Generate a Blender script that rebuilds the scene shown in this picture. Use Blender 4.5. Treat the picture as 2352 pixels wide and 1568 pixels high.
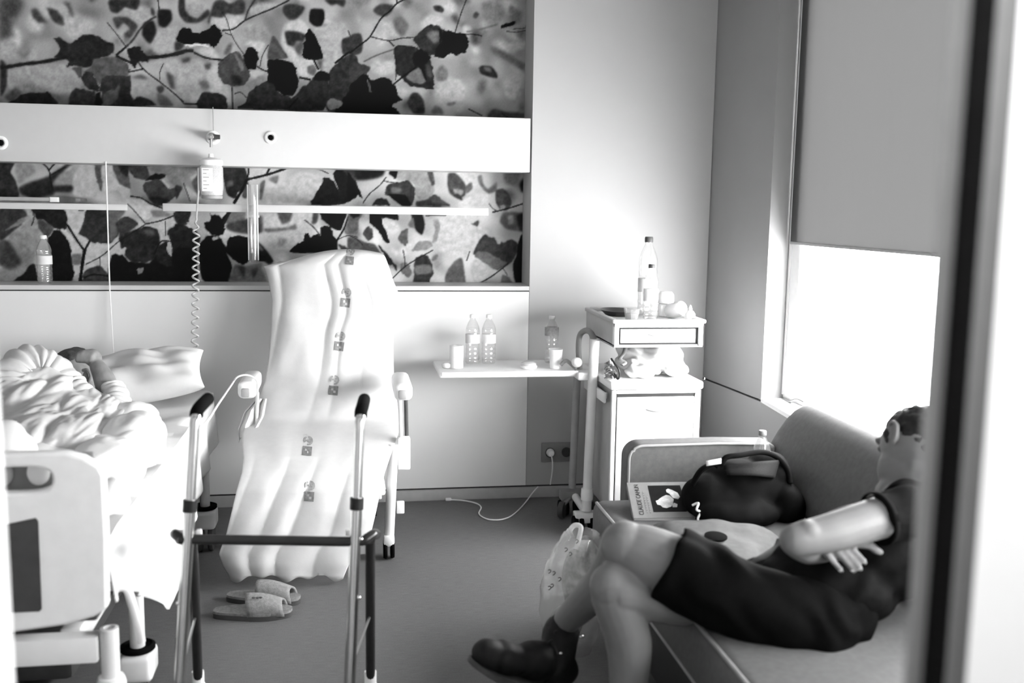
import bpy, bmesh, math, random
import numpy as np
from mathutils import Vector, Matrix, noise

random.seed(7)
scene = bpy.context.scene
COL = scene.collection
for o in list(bpy.data.objects):
    bpy.data.objects.remove(o, do_unlink=True)

# ------------------------------------------------------------------ camera
CAM_H = 1.40
YAW, PITCH, ROLL = math.radians(9.299), math.radians(7.638), math.radians(0.872)
fwd = Vector((math.sin(YAW) * math.cos(PITCH), math.cos(YAW) * math.cos(PITCH), -math.sin(PITCH)))
right0 = Vector((math.cos(YAW), -math.sin(YAW), 0))
up0 = right0.cross(fwd)
RIGHT = math.cos(ROLL) * right0 + math.sin(ROLL) * up0
UP = -math.sin(ROLL) * right0 + math.cos(ROLL) * up0
cam_data = bpy.data.cameras.new('camera')
cam = bpy.data.objects.new('camera', cam_data)
COL.objects.link(cam)
cam.matrix_world = Matrix(((RIGHT.x, UP.x, -fwd.x, 0), (RIGHT.y, UP.y, -fwd.y, 0), (RIGHT.z, UP.z, -fwd.z, CAM_H), (0, 0, 0, 1)))
cam_data.lens = 35
cam_data.sensor_width = 36
cam_data.clip_start = 0.05
cam_data.dof.use_dof = True
cam_data.dof.focus_distance = 3.9
cam_data.dof.aperture_fstop = 2.2
scene.camera = cam

# ------------------------------------------------------------------ world, light, exposure
W_STR = 48.0
world = bpy.data.worlds.new('bright_overcast_sky')
scene.world = world
world.use_nodes = True
bg = world.node_tree.nodes['Background']
bg.inputs['Color'].default_value = (1, 1, 1, 1)
bg.inputs['Strength'].default_value = W_STR
JAMB_FILL_POWER = 170.0  # power of the fill light added to brighten the jamb
scene.view_settings.view_transform = 'Standard'
scene.view_settings.look = 'None'
scene.view_settings.gamma = 1.0
scene.view_settings.exposure = 0.0
scene.view_settings.use_curve_mapping = False

def area_light(name, loc, rot, sx, sy, power, portal=False):
    d = bpy.data.lights.new(name, 'AREA')
    d.shape = 'RECTANGLE'
    d.size, d.size_y, d.energy = sx, sy, power
    o = bpy.data.objects.new(name, d)
    COL.objects.link(o)
    o.location = loc
    o.rotation_euler = rot
    if portal:
        d.cycles.is_portal = True
    return o

# the window opening, for sampling the sky only (a portal adds no light of its own)
area_light('window_sky_portal', (1.97, 2.55, 1.5), (0, math.radians(90), 0), 2.0, 3.1, 1.0, portal=True)

# ------------------------------------------------------------------ measuring helpers (photo measured in 2352 x 1568)
F = 2352 * 35 / 36
def ray(px, py):
    return RIGHT * ((px - 1176) / F) - UP * ((py - 784) / F) + fwd
def at_y(px, py, Y):
    d = ray(px, py)
    return d * (Y / d.y) + Vector((0, 0, CAM_H))
def at_z(px, py, Z):
    d = ray(px, py)
    return d * ((Z - CAM_H) / d.z) + Vector((0, 0, CAM_H))
def at_x(px, py, X):
    d = ray(px, py)
    return d * (X / d.x) + Vector((0, 0, CAM_H))

# ------------------------------------------------------------------ materials (all grey: the photograph is black and white)
MATS = {}
def lin(v):
    c = v / 255.0
    return c / 12.92 if c <= 0.04045 else ((c + 0.055) / 1.055) ** 2.4
def mat(name, g, rough=0.5, var=0.06, scale=25.0, metal=0.0, bump=0.0, bscale=200.0, spec=0.22, sheen=0.0, coat=0.0, stretch=None, sss=0.0):
    if name in MATS:
        return MATS[name]
    m = bpy.data.materials.new(name)
    m.use_nodes = True
    nt = m.node_tree
    b = nt.nodes['Principled BSDF']
    tc = nt.nodes.new('ShaderNodeTexCoord')
    src = tc.outputs['Object']
    if stretch:
        mp = nt.nodes.new('ShaderNodeMapping')
        mp.inputs['Scale'].default_value = stretch
        nt.links.new(src, mp.inputs['Vector'])
        src = mp.outputs['Vector']
    nz = nt.nodes.new('ShaderNodeTexNoise')
    nz.inputs['Scale'].default_value = scale
    nz.inputs['Detail'].default_value = 4
    nt.links.new(src, nz.inputs['Vector'])
    rp = nt.nodes.new('ShaderNodeMapRange')
    rp.inputs['From Min'].default_value = 0.3
    rp.inputs['From Max'].default_value = 0.7
    rp.inputs['To Min'].default_value = max(0.0, g * (1 - var))
    rp.inputs['To Max'].default_value = min(0.95, g * (1 + var))
    nt.links.new(nz.outputs['Fac'], rp.inputs['Value'])
    nt.links.new(rp.outputs['Result'], b.inputs['Base Color'])
    b.inputs['Roughness'].default_value = rough
    b.inputs['Metallic'].default_value = metal
    b.inputs['Specular IOR Level'].default_value = spec
    if sheen:
        b.inputs['Sheen Weight'].default_value = sheen
    if coat:
        b.inputs['Coat Weight'].default_value = coat
    if sss:
        b.inputs['Subsurface Weight'].default_value = sss
        b.inputs['Subsurface Radius'].default_value = (0.01, 0.01, 0.01)
    if bump:
        n2 = nt.nodes.new('ShaderNodeTexNoise')
        n2.inputs['Scale'].default_value = bscale
        n2.inputs['Detail'].default_value = 3
        nt.links.new(src, n2.inputs['Vector'])
        bp = nt.nodes.new('ShaderNodeBump')
        bp.inputs['Strength'].default_value = bump
        bp.inputs['Distance'].default_value = 0.002
        nt.links.new(n2.outputs['Fac'], bp.inputs['Height'])
        nt.links.new(bp.outputs['Normal'], b.inputs['Normal'])
    MATS[name] = m
    return m

def clear_mat(name, tint=0.92, gloss=0.25, diff=0.06, rough=0.08, diffcol=0.85):
    """thin clear plastic or glass: transparent, with fresnel gloss and a little milkiness"""
    m = bpy.data.materials.new(name)
    m.use_nodes = True
    nt = m.node_tree
    for n in list(nt.nodes):
        nt.nodes.remove(n)
    out = nt.nodes.new('ShaderNodeOutputMaterial')
    tr = nt.nodes.new('ShaderNodeBsdfTransparent')
    tr.inputs['Color'].default_value = (tint, tint, tint, 1)
    gl = nt.nodes.new('ShaderNodeBsdfGlossy')
    gl.inputs['Roughness'].default_value = rough
    df = nt.nodes.new('ShaderNodeBsdfDiffuse')
    df.inputs['Color'].default_value = (diffcol,) * 3 + (1,)
    lw = nt.nodes.new('ShaderNodeLayerWeight')
    lw.inputs['Blend'].default_value = 0.5
    pw = nt.nodes.new('ShaderNodeMath')
    pw.operation = 'POWER'
    pw.inputs[1].default_value = 3.0
    nt.links.new(lw.outputs['Facing'], pw.inputs[0])
    ml = nt.nodes.new('ShaderNodeMath')
    ml.operation = 'MULTIPLY_ADD'
    ml.inputs[1].default_value = gloss
    ml.inputs[2].default_value = gloss * 0.12
    nt.links.new(pw.outputs[0], ml.inputs[0])
    nz = nt.nodes.new('ShaderNodeTexNoise')
    nz.inputs['Scale'].default_value = 60
    mr = nt.nodes.new('ShaderNodeMapRange')
    mr.inputs['To Min'].default_value = diff * 0.4
    mr.inputs['To Max'].default_value = diff * 1.6
    nt.links.new(nz.outputs['Fac'], mr.inputs['Value'])
    m1 = nt.nodes.new('ShaderNodeMixShader')
    m2 = nt.nodes.new('ShaderNodeMixShader')
    nt.links.new(mr.outputs['Result'], m1.inputs['Fac'])
    nt.links.new(tr.outputs[0], m1.inputs[1])
    nt.links.new(df.outputs[0], m1.inputs[2])
    nt.links.new(ml.outputs[0], m2.inputs['Fac'])
    nt.links.new(m1.outputs[0], m2.inputs[1])
    nt.links.new(gl.outputs[0], m2.inputs[2])
    nt.links.new(m2.outputs[0], out.inputs['Surface'])
    MATS[name] = m
    return m

def cloth_translucent(name, g, trans, var=0.06, scale=120):
    m = bpy.data.materials.new(name)
    m.use_nodes = True
    nt = m.node_tree
    for n in list(nt.nodes):
        nt.nodes.remove(n)
    out = nt.nodes.new('ShaderNodeOutputMaterial')
    df = nt.nodes.new('ShaderNodeBsdfDiffuse')
    tl = nt.nodes.new('ShaderNodeBsdfTranslucent')
    mx = nt.nodes.new('ShaderNodeMixShader')
    mx.inputs['Fac'].default_value = trans
    nz = nt.nodes.new('ShaderNodeTexNoise')
    nz.inputs['Scale'].default_value = scale
    mr = nt.nodes.new('ShaderNodeMapRange')
    mr.inputs['To Min'].default_value = g * (1 - var)
    mr.inputs['To Max'].default_value = g * (1 + var)
    nt.links.new(nz.outputs['Fac'], mr.inputs['Value'])
    nt.links.new(mr.outputs['Result'], df.inputs['Color'])
    nt.links.new(mr.outputs['Result'], tl.inputs['Color'])
    nt.links.new(df.outputs[0], mx.inputs[1])
    nt.links.new(tl.outputs[0], mx.inputs[2])
    nt.links.new(mx.outputs[0], out.inputs['Surface'])
    MATS[name] = m
    return m

mat('wall_paint', 0.35, 0.55, 0.02, 3)
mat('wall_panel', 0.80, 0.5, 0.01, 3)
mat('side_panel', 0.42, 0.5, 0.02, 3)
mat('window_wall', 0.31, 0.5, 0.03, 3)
mat('reveal_grey', 0.30, 0.6, 0.03)
mat('ceiling_paint', 0.35, 0.8, 0.02)
mat('dark_gap', 0.03, 0.8, 0.05)
mat('skirting', 0.42, 0.4, 0.05)
mat('white_metal', 0.74, 0.35, 0.02)
mat('service_white', 0.62, 0.4, 0.01)
mat('white_plastic', 0.86, 0.35, 0.03)
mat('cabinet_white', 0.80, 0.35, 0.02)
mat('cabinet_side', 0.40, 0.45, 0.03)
mat('grey_plastic', 0.35, 0.45, 0.06)
mat('cable_grey', 0.42, 0.5, 0.06)
mat('mid_grey', 0.22, 0.5, 0.06)
mat('dark_grey', 0.06, 0.5, 0.1)
mat('black_rubber', 0.003, 0.85, 0.2, spec=0.06)
mat('black_plastic', 0.015, 0.35, 0.2)
mat('chrome', 0.70, 0.2, 0.03, metal=1.0)
mat('steel', 0.45, 0.3, 0.05, metal=1.0)
mat('dark_tube', 0.03, 0.25, 0.1, metal=0.3)
mat('bed_linen', 0.66, 0.8, 0.02, 40, bump=0.15, bscale=300)
mat('gown_cotton', 0.48, 0.8, 0.04, 60, bump=0.15, bscale=300)
mat('drape_cotton', 0.60, 0.8, 0.02, 40, bump=0.15, bscale=300)
mat('stamp_ink', 0.20, 0.8, 0.25, 90)
mat('stamp_pale', 0.32, 0.8, 0.15, 90)
mat('sofa_vinyl', 0.11, 0.55, 0.10, 60, bump=0.2, bscale=400, spec=0.12)
mat('sofa_base', 0.02, 0.6, 0.15)
mat('piping_vinyl', 0.30, 0.4, 0.1)
mat('skin', 0.15, 0.5, 0.06, 18, bump=0.05, bscale=250, sss=0.1)
mat('patient_skin', 0.20, 0.55, 0.18, 30, bump=0.1, bscale=200)
mat('grey_hair', 0.05, 0.6, 0.4, 120, bump=0.8, bscale=400)
mat('nail', 0.3, 0.3, 0.03)
mat('hair', 0.012, 0.5, 0.4, 120, bump=0.8, bscale=400)
mat('black_cotton', 0.002, 0.9, 0.25, 80, bump=0.3, bscale=300, spec=0.06)
mat('black_tee', 0.004, 0.9, 0.25, 80, bump=0.3, bscale=300, spec=0.08)
mat('boot_leather', 0.006, 0.6, 0.3, 60, bump=0.3, bscale=150, spec=0.2)
mat('boot_sole', 0.05, 0.6, 0.2)
mat('lace', 0.02, 0.7, 0.1)
mat('backpack_nylon', 0.002, 0.8, 0.3, 90, bump=0.3, bscale=500, spec=0.08)
mat('backpack_mesh', 0.009, 0.8, 0.4, 260, bump=0.5, bscale=700)
mat('tote_cloth', 0.11, 0.8, 0.12, 40, bump=0.3, bscale=300)
mat('slipper_felt', 0.22, 0.9, 0.2, 90, bump=0.6, bscale=300)
mat('slipper_sole', 0.06, 0.7, 0.15)
mat('book_cover', 0.2, 0.45, 0.08, 30)
mat('book_pages', 0.62, 0.8, 0.1, 90, stretch=(1, 1, 30))
mat('ink', 0.03, 0.6, 0.1)
mat('photo_black', 0.01, 0.3, 0.3, 40)
mat('photo_pale', 0.62, 0.4, 0.25, 70)
mat('paper', 0.75, 0.7, 0.05)
mat('frame_grey', 0.10, 0.45, 0.05)
mat('jamb_white', 0.80, 0.4, 0.01)
clear_mat('clear_plastic', 0.93, 0.8, 0.10)
clear_mat('milky_plastic', 0.9, 0.5, 0.55, 0.2)
clear_mat('window_glass', 0.97, 0.5, 0.0, 0.02)
clear_mat('bag_film', 0.93, 0.7, 0.22, 0.2)
cloth_translucent('blind_fabric', 0.085, 0.085, 0.04, 300)

# floor: grey vinyl with fine directional flecks
def floor_mat():
    m = bpy.data.materials.new('vinyl_floor')
    m.use_nodes = True
    nt = m.node_tree
    b = nt.nodes['Principled BSDF']
    tc = nt.nodes.new('ShaderNodeTexCoord')
    mp = nt.nodes.new('ShaderNodeMapping')
    mp.inputs['Scale'].default_value = (6, 60, 1)
    nt.links.new(tc.outputs['Object'], mp.inputs['Vector'])
    n1 = nt.nodes.new('ShaderNodeTexNoise')
    n1.inputs['Scale'].default_value = 4
    n1.inputs['Detail'].default_value = 6
    nt.links.new(mp.outputs['Vector'], n1.inputs['Vector'])
    n2 = nt.nodes.new('ShaderNodeTexNoise')
    n2.inputs['Scale'].default_value = 260
    n2.inputs['Detail'].default_value = 2
    nt.links.new(tc.outputs['Object'], n2.inputs['Vector'])
    ad = nt.nodes.new('ShaderNodeMath')
    ad.operation = 'ADD'
    nt.links.new(n1.outputs['Fac'], ad.inputs[0])
    nt.links.new(n2.outputs['Fac'], ad.inputs[1])
    mr = nt.nodes.new('ShaderNodeMapRange')
    mr.inputs['From Min'].default_value = 0.6
    mr.inputs['From Max'].default_value = 1.4
    mr.inputs['To Min'].default_value = 0.095
    mr.inputs['To Max'].default_value = 0.16
    nt.links.new(ad.outputs[0], mr.inputs['Value'])
    nt.links.new(mr.outputs['Result'], b.inputs['Base Color'])
    b.inputs['Roughness'].default_value = 0.6
    b.inputs['Specular IOR Level'].default_value = 0.12
    MATS['vinyl_floor'] = m
floor_mat()

# ------------------------------------------------------------------ mesh helpers
def V(*a):
    return Vector(a)

def new_bm():
    return bmesh.new()

def box(bm, lo, hi, bev=0.0, seg=2, M=None):
    lo, hi = Vector(lo), Vector(hi)
    c, s = (lo + hi) / 2, hi - lo
    mtx = Matrix.Translation(c) @ Matrix.Diagonal((abs(s.x), abs(s.y), abs(s.z), 1))
    r = bmesh.ops.create_cube(bm, size=1.0, matrix=mtx)
    vs = r['verts']
    if bev > 0:
        es = list({e for v in vs for e in v.link_edges})
        rr = bmesh.ops.bevel(bm, geom=es, offset=bev, offset_type='OFFSET', segments=seg, profile=0.5, affect='EDGES')
        vs = list({v for f in rr['faces'] for v in f.verts} | {v for v in vs if v.is_valid})
    if M is not None:
        bmesh.ops.transform(bm, matrix=M, verts=vs)
    return vs

def frames(pts):
    n = len(pts)
    T = []
    for i in range(n):
        a, b = pts[max(i - 1, 0)], pts[min(i + 1, n - 1)]
        t = (b - a)
        T.append(t.normalized() if t.length > 1e-9 else Vector((0, 0, 1)))
    ref = Vector((0, 0, 1)) if abs(T[0].z) < 0.9 else Vector((1, 0, 0))
    N = [(ref - T[0] * ref.dot(T[0])).normalized()]
    for i in range(1, n):
        v = N[-1] - T[i] * N[-1].dot(T[i])
        N.append(v.normalized() if v.length > 1e-9 else N[-1])
    return T, N

def tube(bm, pts, r, n=10, caps=True, flat=1.0):
    """sweep; r float or list; flat squashes along the frame normal"""
    pts = [Vector(p) for p in pts]
    rr = r if isinstance(r, (list, tuple)) else [r] * len(pts)
    T, N = frames(pts)
    rings = []
    for i, p in enumerate(pts):
        B = T[i].cross(N[i])
        ring = []
        for k in range(n):
            a = 2 * math.pi * k / n
            ring.append(bm.verts.new(p + (N[i] * math.cos(a) * flat + B * math.sin(a)) * rr[i]))
        rings.append(ring)
    for i in range(len(rings) - 1):
        for k in range(n):
            bm.faces.new((rings[i][k], rings[i][(k + 1) % n], rings[i + 1][(k + 1) % n], rings[i + 1][k]))
    if caps:
        bm.faces.new(rings[0][::-1])
        bm.faces.new(rings[-1])
    return rings

def spline(pts, sub=6):
    P = [Vector(p) for p in pts]
    if len(P) < 3:
        return P
    out = []
    for i in range(len(P) - 1):
        p0, p1, p2, p3 = P[max(i - 1, 0)], P[i], P[i + 1], P[min(i + 2, len(P) - 1)]
        for k in range(sub):
            t = k / sub
            out.append(0.5 * ((2 * p1) + (p2 - p0) * t + (2 * p0 - 5 * p1 + 4 * p2 - p3) * t * t + (-p0 + 3 * p1 - 3 * p2 + p3) * t ** 3))
    out.append(P[-1])
    return out

def interp(vals, n):
    x = np.linspace(0, len(vals) - 1, n)
    return [float(v) for v in np.interp(x, range(len(vals)), vals)]

def lathe(bm, prof, loc=(0, 0, 0), n=20, M=None):
    loc = Vector(loc)
    rings = []
    for r, z in prof:
        ring = []
        for k in range(n):
            a = 2 * math.pi * k / n
            p = Vector((r * math.cos(a), r * math.sin(a), z))
            if M is not None:
                p = M @ p
            ring.append(bm.verts.new(p + loc))
        rings.append(ring)
    for i in range(len(rings) - 1):
        for k in range(n):
            bm.faces.new((rings[i][k], rings[i][(k + 1) % n], rings[i + 1][(k + 1) % n], rings[i + 1][k]))
    bm.faces.new(rings[0][::-1])
    bm.faces.new(rings[-1])

def ell(bm, c, rad, M=None, u=16, v=10):
    mtx = Matrix.Translation(Vector(c)) @ (M.to_4x4() if M is not None else Matrix.Identity(4)) @ Matrix.Diagonal((rad[0], rad[1], rad[2], 1))
    return bmesh.ops.create_uvsphere(bm, u_segments=u, v_segments=v, radius=1.0, matrix=mtx)['verts']

def grid(bm, rows):
    vs = [[bm.verts.new(p) for p in row] for row in rows]
    for i in range(len(vs) - 1):
        for j in range(len(vs[i]) - 1):
            bm.faces.new((vs[i][j], vs[i][j + 1], vs[i + 1][j + 1], vs[i + 1][j]))
    return vs

def prism(bm, poly, off):
    """closed prism from a list of points and an offset vector"""
    off = Vector(off)
    a = [bm.verts.new(Vector(p)) for p in poly]
    b = [bm.verts.new(Vector(p) + off) for p in poly]
    n = len(a)
    bm.faces.new(a[::-1])
    bm.faces.new(b)
    for i in range(n):
        bm.faces.new((a[i], a[(i + 1) % n], b[(i + 1) % n], b[i]))

def limb(bm, pts, radii, sub=6, n=14, flat=1.0):
    """closed tapered limb with rounded ends (for remeshed bodies)"""
    P = spline(pts, sub)
    R = interp(radii, len(P))
    tube(bm, P, R, n=n, flat=flat)
    ell(bm, P[0], (R[0] * .98,) * 3, u=12, v=8)
    ell(bm, P[-1], (R[-1] * .98,) * 3, u=12, v=8)

def obj(name, bm, material, parent=None, smooth=True, angle=38, label=None, kind=None, solid=0.0, recalc=True):
    """link ONE mesh object; coordinates are world, made local to the parent's origin"""
    if recalc:
        bmesh.ops.recalc_face_normals(bm, faces=bm.faces)
    if smooth:
        lim = math.radians(angle)
        for f in bm.faces:
            f.smooth = True
        for e in bm.edges:
            if len(e.link_faces) == 2 and e.calc_face_angle(0) > lim:
                e.smooth = False
    me = bpy.data.meshes.new(name)
    if parent is not None:
        base = Vector((0, 0, 0))
        p = parent
        while p is not None:
            base += p.location
            p = p.parent
        if base.length > 0:
            bmesh.ops.translate(bm, vec=-base, verts=bm.verts)
    bm.to_mesh(me)
    bm.free()
    me.materials.append(MATS[material] if isinstance(material, str) else material)
    o = bpy.data.objects.new(name, me)
    COL.objects.link(o)
    if parent is not None:
        o.parent = parent
    if label:
        o['label'] = label
    if kind:
        o['kind'] = kind
    if solid:
        md = o.modifiers.new('thickness', 'SOLIDIFY')
        md.thickness = solid
        md.offset = -1
    return o

def thing(name, label, cat, loc=(0, 0, 0), group=None, kind=None):
    o = bpy.data.objects.new(name, None)
    COL.objects.link(o)
    o.empty_display_size = 0.05
    o.location = loc
    if kind == 'structure':
        o['kind'] = kind
        if label:
            o['label'] = label
        return o
    o['label'] = label
    o['category'] = cat
    if group:
        o['group'] = group
    return o

def tag(o, label, cat, group=None):
    o['label'] = label
    o['category'] = cat
    if group:
        o['group'] = group
    return o

def struct(o, label=None):
    o['kind'] = 'structure'
    if label:
        o['label'] = label
    return o

SCRATCH = bpy.data.scenes.new('scratch')
def bake(o, voxel, smooth_it=6, factor=0.5, decimate=None):
    """fuse overlapping closed shapes into one continuous skin"""
    md = o.modifiers.new('fuse', 'REMESH')
    md.mode = 'VOXEL'
    md.voxel_size = voxel
    md.use_smooth_shade = True
    if smooth_it:
        sm = o.modifiers.new('soften', 'SMOOTH')
        sm.iterations = smooth_it
        sm.factor = factor
    # evaluated alone in a scratch scene, so the rest of the room is not re-evaluated
    tmp = bpy.data.objects.new('scratch', o.data)
    for m_ in o.modifiers:
        n_ = tmp.modifiers.new(m_.name, m_.type)
        if m_.type == 'REMESH':
            n_.mode, n_.voxel_size, n_.use_smooth_shade = 'VOXEL', m_.voxel_size, True
        else:
            n_.iterations, n_.factor = m_.iterations, m_.factor
    SCRATCH.collection.objects.link(tmp)
    with bpy.context.temp_override(scene=SCRATCH, view_layer=SCRATCH.view_layers[0]):
        dg = bpy.context.evaluated_depsgraph_get()
        dg.update()
    me = bpy.data.meshes.new_from_object(tmp.evaluated_get(dg))
    bpy.data.objects.remove(tmp, do_unlink=True)
    me.polygons.foreach_set('use_smooth', [True] * len(me.polygons))
    o.modifiers.clear()
    old = o.data
    o.data = me
    if not me.materials:
        me.materials.append(old.materials[0])
    return o

def bx(name, lo, hi, material, parent=None, bev=0.0, **k):
    bm = new_bm()
    box(bm, lo, hi, bev)
    return obj(name, bm, material, parent, **k)

def ridge(w, amp, s, seed=0, p=.75):
    """cloth creases: rounded swells with sharp valleys, stretched by the scale vector s"""
    q = Vector((w[0] * s[0], w[1] * s[1], w[2] * s[2])) + Vector((seed * 3.7, seed * 1.9, seed * 5.3))
    q += Vector((noise.noise(q * .5 + Vector((9, 0, 0))), noise.noise(q * .5 + Vector((0, 9, 0))), 0)) * .8
    return amp * (min(1.0, abs(noise.noise(q)) * 2.2) ** p - .5)

def fold(p, amp, scale, seed=0):
    return noise.noise(Vector(p) * scale + Vector((seed * 7.3, seed * 3.1, seed))) * amp

def displace(o, fn, zmin=None, zmax=None):
    """push every vertex along its normal by fn(world point); optional height clamp (world)"""
    me = o.data
    n = len(me.vertices)
    co = np.empty(n * 3, np.float32)
    nr = np.empty(n * 3, np.float32)
    me.vertices.foreach_get('co', co)
    me.vertices.foreach_get('normal', nr)
    base = Vector((0, 0, 0))
    p = o.parent
    while p is not None:
        base += p.location
        p = p.parent
    co = co.reshape(-1, 3)
    d = np.array([fn(Vector(c) + base) for c in co.tolist()], np.float32)
    co += nr.reshape(-1, 3) * d[:, None]
    if zmin is not None or zmax is not None:
        co[:, 2] = np.clip(co[:, 2], -9 if zmin is None else zmin - base.z, 9 if zmax is None else zmax - base.z)
    me.vertices.foreach_set('co', co.ravel())
    me.update()

# ================================================================== THE SETTING
W = 4.65            # front plane of the back wall
WM = 4.87           # recessed mural plane
XL, XR = -2.3, 1.75
ZC = 2.6
S_X = 0.842         # seam between the recessed bay and the side panel

struct(bx('floor', (XL - .2, -2.2, -0.1), (2.1, 5.1, 0), 'vinyl_floor'))
struct(bx('ceiling', (XL - .2, -2.2, ZC), (2.1, 5.1, ZC + .1), 'ceiling_paint'))
wb = thing('wall_back', None, None, (0, W, 0), kind='structure')
bx('wall_panel', (XL, W, 0.06), (S_X - .002, WM, 1.006), 'wall_panel', wb)
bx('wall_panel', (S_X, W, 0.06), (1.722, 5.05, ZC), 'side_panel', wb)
bx('wall_backing', (XL, WM + .004, 0), (S_X, 5.05, ZC), 'reveal_grey', wb)
bx('joint_gap', (S_X - .002, W + .004, 0.06), (S_X, WM, 1.006), 'dark_gap', wb)
bx('joint_gap', (1.722, W + .012, 0.06), (1.735, 5.05, ZC), 'dark_gap', wb)
o = bx('trim_1', (XL, W - .004, 1.012), (S_X - .002, WM, 1.032), 'service_white', None)
struct(o)
struct(bx('trim_2', (XL, W + .006, 1.006), (S_X - .002, WM, 1.012), 'dark_gap'))
bb = struct(bx('baseboard_back', (XL, W - .012, 0), (1.722, W + .05, 0.052), 'skirting', None, bev=.003))
struct(bx('trim_3', (XL, W + .004, 0.052), (1.722, W + .05, 0.06), 'dark_gap'))
struct(bx('wall_left', (XL - .2, -2.0, 0), (XL, 5.05, ZC), 'wall_paint'))

# window wall: the stub beside the corner, the apron under the window, the pier and lintel
wr = thing('wall_right', None, None, (XR, 0, 0), kind='structure')
def plan_prism(name, pts, z0, z1, m, parent):
    bm = new_bm()
    prism(bm, [(x, y, z0) for x, y in pts], (0, 0, z1 - z0))
    return obj(name, bm, m, parent, smooth=False)
WYF, WYN = 4.066, 1.0      # window opening far / near
SILL = 0.578
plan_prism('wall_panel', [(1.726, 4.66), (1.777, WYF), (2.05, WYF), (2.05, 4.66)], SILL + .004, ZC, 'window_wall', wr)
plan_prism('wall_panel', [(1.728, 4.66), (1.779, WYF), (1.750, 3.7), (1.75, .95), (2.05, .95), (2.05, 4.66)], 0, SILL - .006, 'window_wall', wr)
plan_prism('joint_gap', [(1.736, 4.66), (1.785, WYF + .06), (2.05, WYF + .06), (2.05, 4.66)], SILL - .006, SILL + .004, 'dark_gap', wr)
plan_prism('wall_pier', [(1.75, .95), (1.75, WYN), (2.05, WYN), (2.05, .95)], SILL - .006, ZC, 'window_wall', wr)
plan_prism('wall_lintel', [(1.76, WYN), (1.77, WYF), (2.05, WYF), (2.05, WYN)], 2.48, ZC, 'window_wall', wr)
sl = plan_prism('trim_4', [(1.745, WYN), (1.745, 3.7), (1.776, WYF), (2.05, WYF), (2.05, WYN)], SILL - .006, SILL + .012, 'white_plastic', None)
struct(sl)
wn = thing('window_1', None, None, (1.90, 2.5, SILL + .012), kind='structure')
bx('window_stile', (1.875, WYF - .10, SILL + .012), (1.945, WYF, 2.48), 'white_plastic', wn, bev=.006)
bx('window_stile', (1.875, WYN, SILL + .012), (1.945, WYN + .1, 2.48), 'white_plastic', wn, bev=.006)
bx('window_rail', (1.880, WYN, SILL + .012), (1.94, WYF, SILL + .05), 'white_plastic', wn, bev=.005)
bx('window_rail', (1.880, WYN, 2.40), (1.94, WYF, 2.48), 'white_plastic', wn, bev=.005)
bx('window_mullion', (1.880, 2.35, SILL + .012), (1.94, 2.43, 2.48), 'white_plastic', wn, bev=.005)
bm = new_bm()
box(bm, (1.868, WYF - .018, SILL + .03), (1.876, WYF - .006, 2.44))
obj('blind_guide', bm, 'white_metal', wn)
for y0, y1 in ((WYN + .1, 2.35), (2.43, WYF - .1)):
    bm = new_bm()
    grid(bm, [[V(1.91, y0, SILL + .05), V(1.91, y1, SILL + .05)], [V(1.91, y0, 2.40), V(1.91, y1, 2.40)]])
    obj('window_pane', bm, 'window_glass', wn)
bm = new_bm()
tube(bm, spline([at_x(1798, 915, 1.868), at_x(1815, 921, 1.86), at_x(1832, 917, 1.85), at_x(1848, 924, 1.845)], 6), .006, 8)
obj('window_latch', bm, 'steel', wn)

rb = thing('roller_blind', 'grey roller blind pulled down over the upper part of the window', 'blind', (1.866, 2.5, 1.268))
bm = new_bm()
ys = np.linspace(WYN + .03, WYF - .028, 90)
zs = np.linspace(1.275, 2.47, 8)
grid(bm, [[V(1.864 + .0025 * math.sin(y * 23) + .0015 * math.sin(y * 61 + 1), y, z) for y in ys] for z in zs])
obj('blind_fabric', bm, 'blind_fabric', rb)
bx('bottom_bar', (1.860, WYN + .03, 1.264), (1.869, WYF - .028, 1.276), 'grey_plastic', rb, bev=.002)
bm = new_bm()
tube(bm, [(1.885, WYN + .03, 2.44), (1.885, WYF - .03, 2.44)], .022, 12)
obj('roller', bm, 'grey_plastic', rb)

# doorway towards the corridor, out of which the picture is taken
wf = thing('wall_front', None, None, (0, .8, 0), kind='structure')
JA, JB, JC, JD = at_y(2131, 784, .815).x, at_y(2174, 784, .80).x, at_y(2240, 784, .80).x, at_y(2282, 784, .80).x
DL, DR = -.318, JD
bx('wall_panel', (XL, .80, 0), (DL - .03, .95, ZC), 'jamb_white', wf)
bx('wall_panel', (DR, .80, 0), (2.05, .82, ZC), 'jamb_white', wf)
bx('wall_panel', (.64, .82, 0), (2.05, .95, ZC), 'jamb_white', wf)
bx('wall_panel', (DL - .03, .80, 2.12), (2.05, .95, ZC), 'jamb_white', wf)
dr = thing('door_1', None, None, (0, .8, 0), kind='structure')
bx('door_jamb', (DL - .03, .79, 0), (DL, .96, 2.10), 'jamb_white', dr, bev=.004)
bx('frame_stop', (JA, .800, 0), (JB, .815, 2.10), 'frame_grey', dr)
bx('gasket', (JB, .806, 0), (JC, .82, 2.10), 'black_rubber', dr)
bx('frame_face', (JC, .800, 0), (JD, .82, 2.10), 'frame_grey', dr, bev=.001)
bx('door_head', (DL - .03, .79, 2.10), (.64, .96, 2.13), 'frame_grey', dr)
wc = thing('wall_corridor', None, None, (0, -2, 0), kind='structure')
bx('wall_panel', (XL, -2.1, 0), (2.05, -2.0, ZC), 'wall_paint', wc)
bx('wall_panel', (1.95, -2.0, 0), (2.05, .8, ZC), 'wall_paint', wc)
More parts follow.
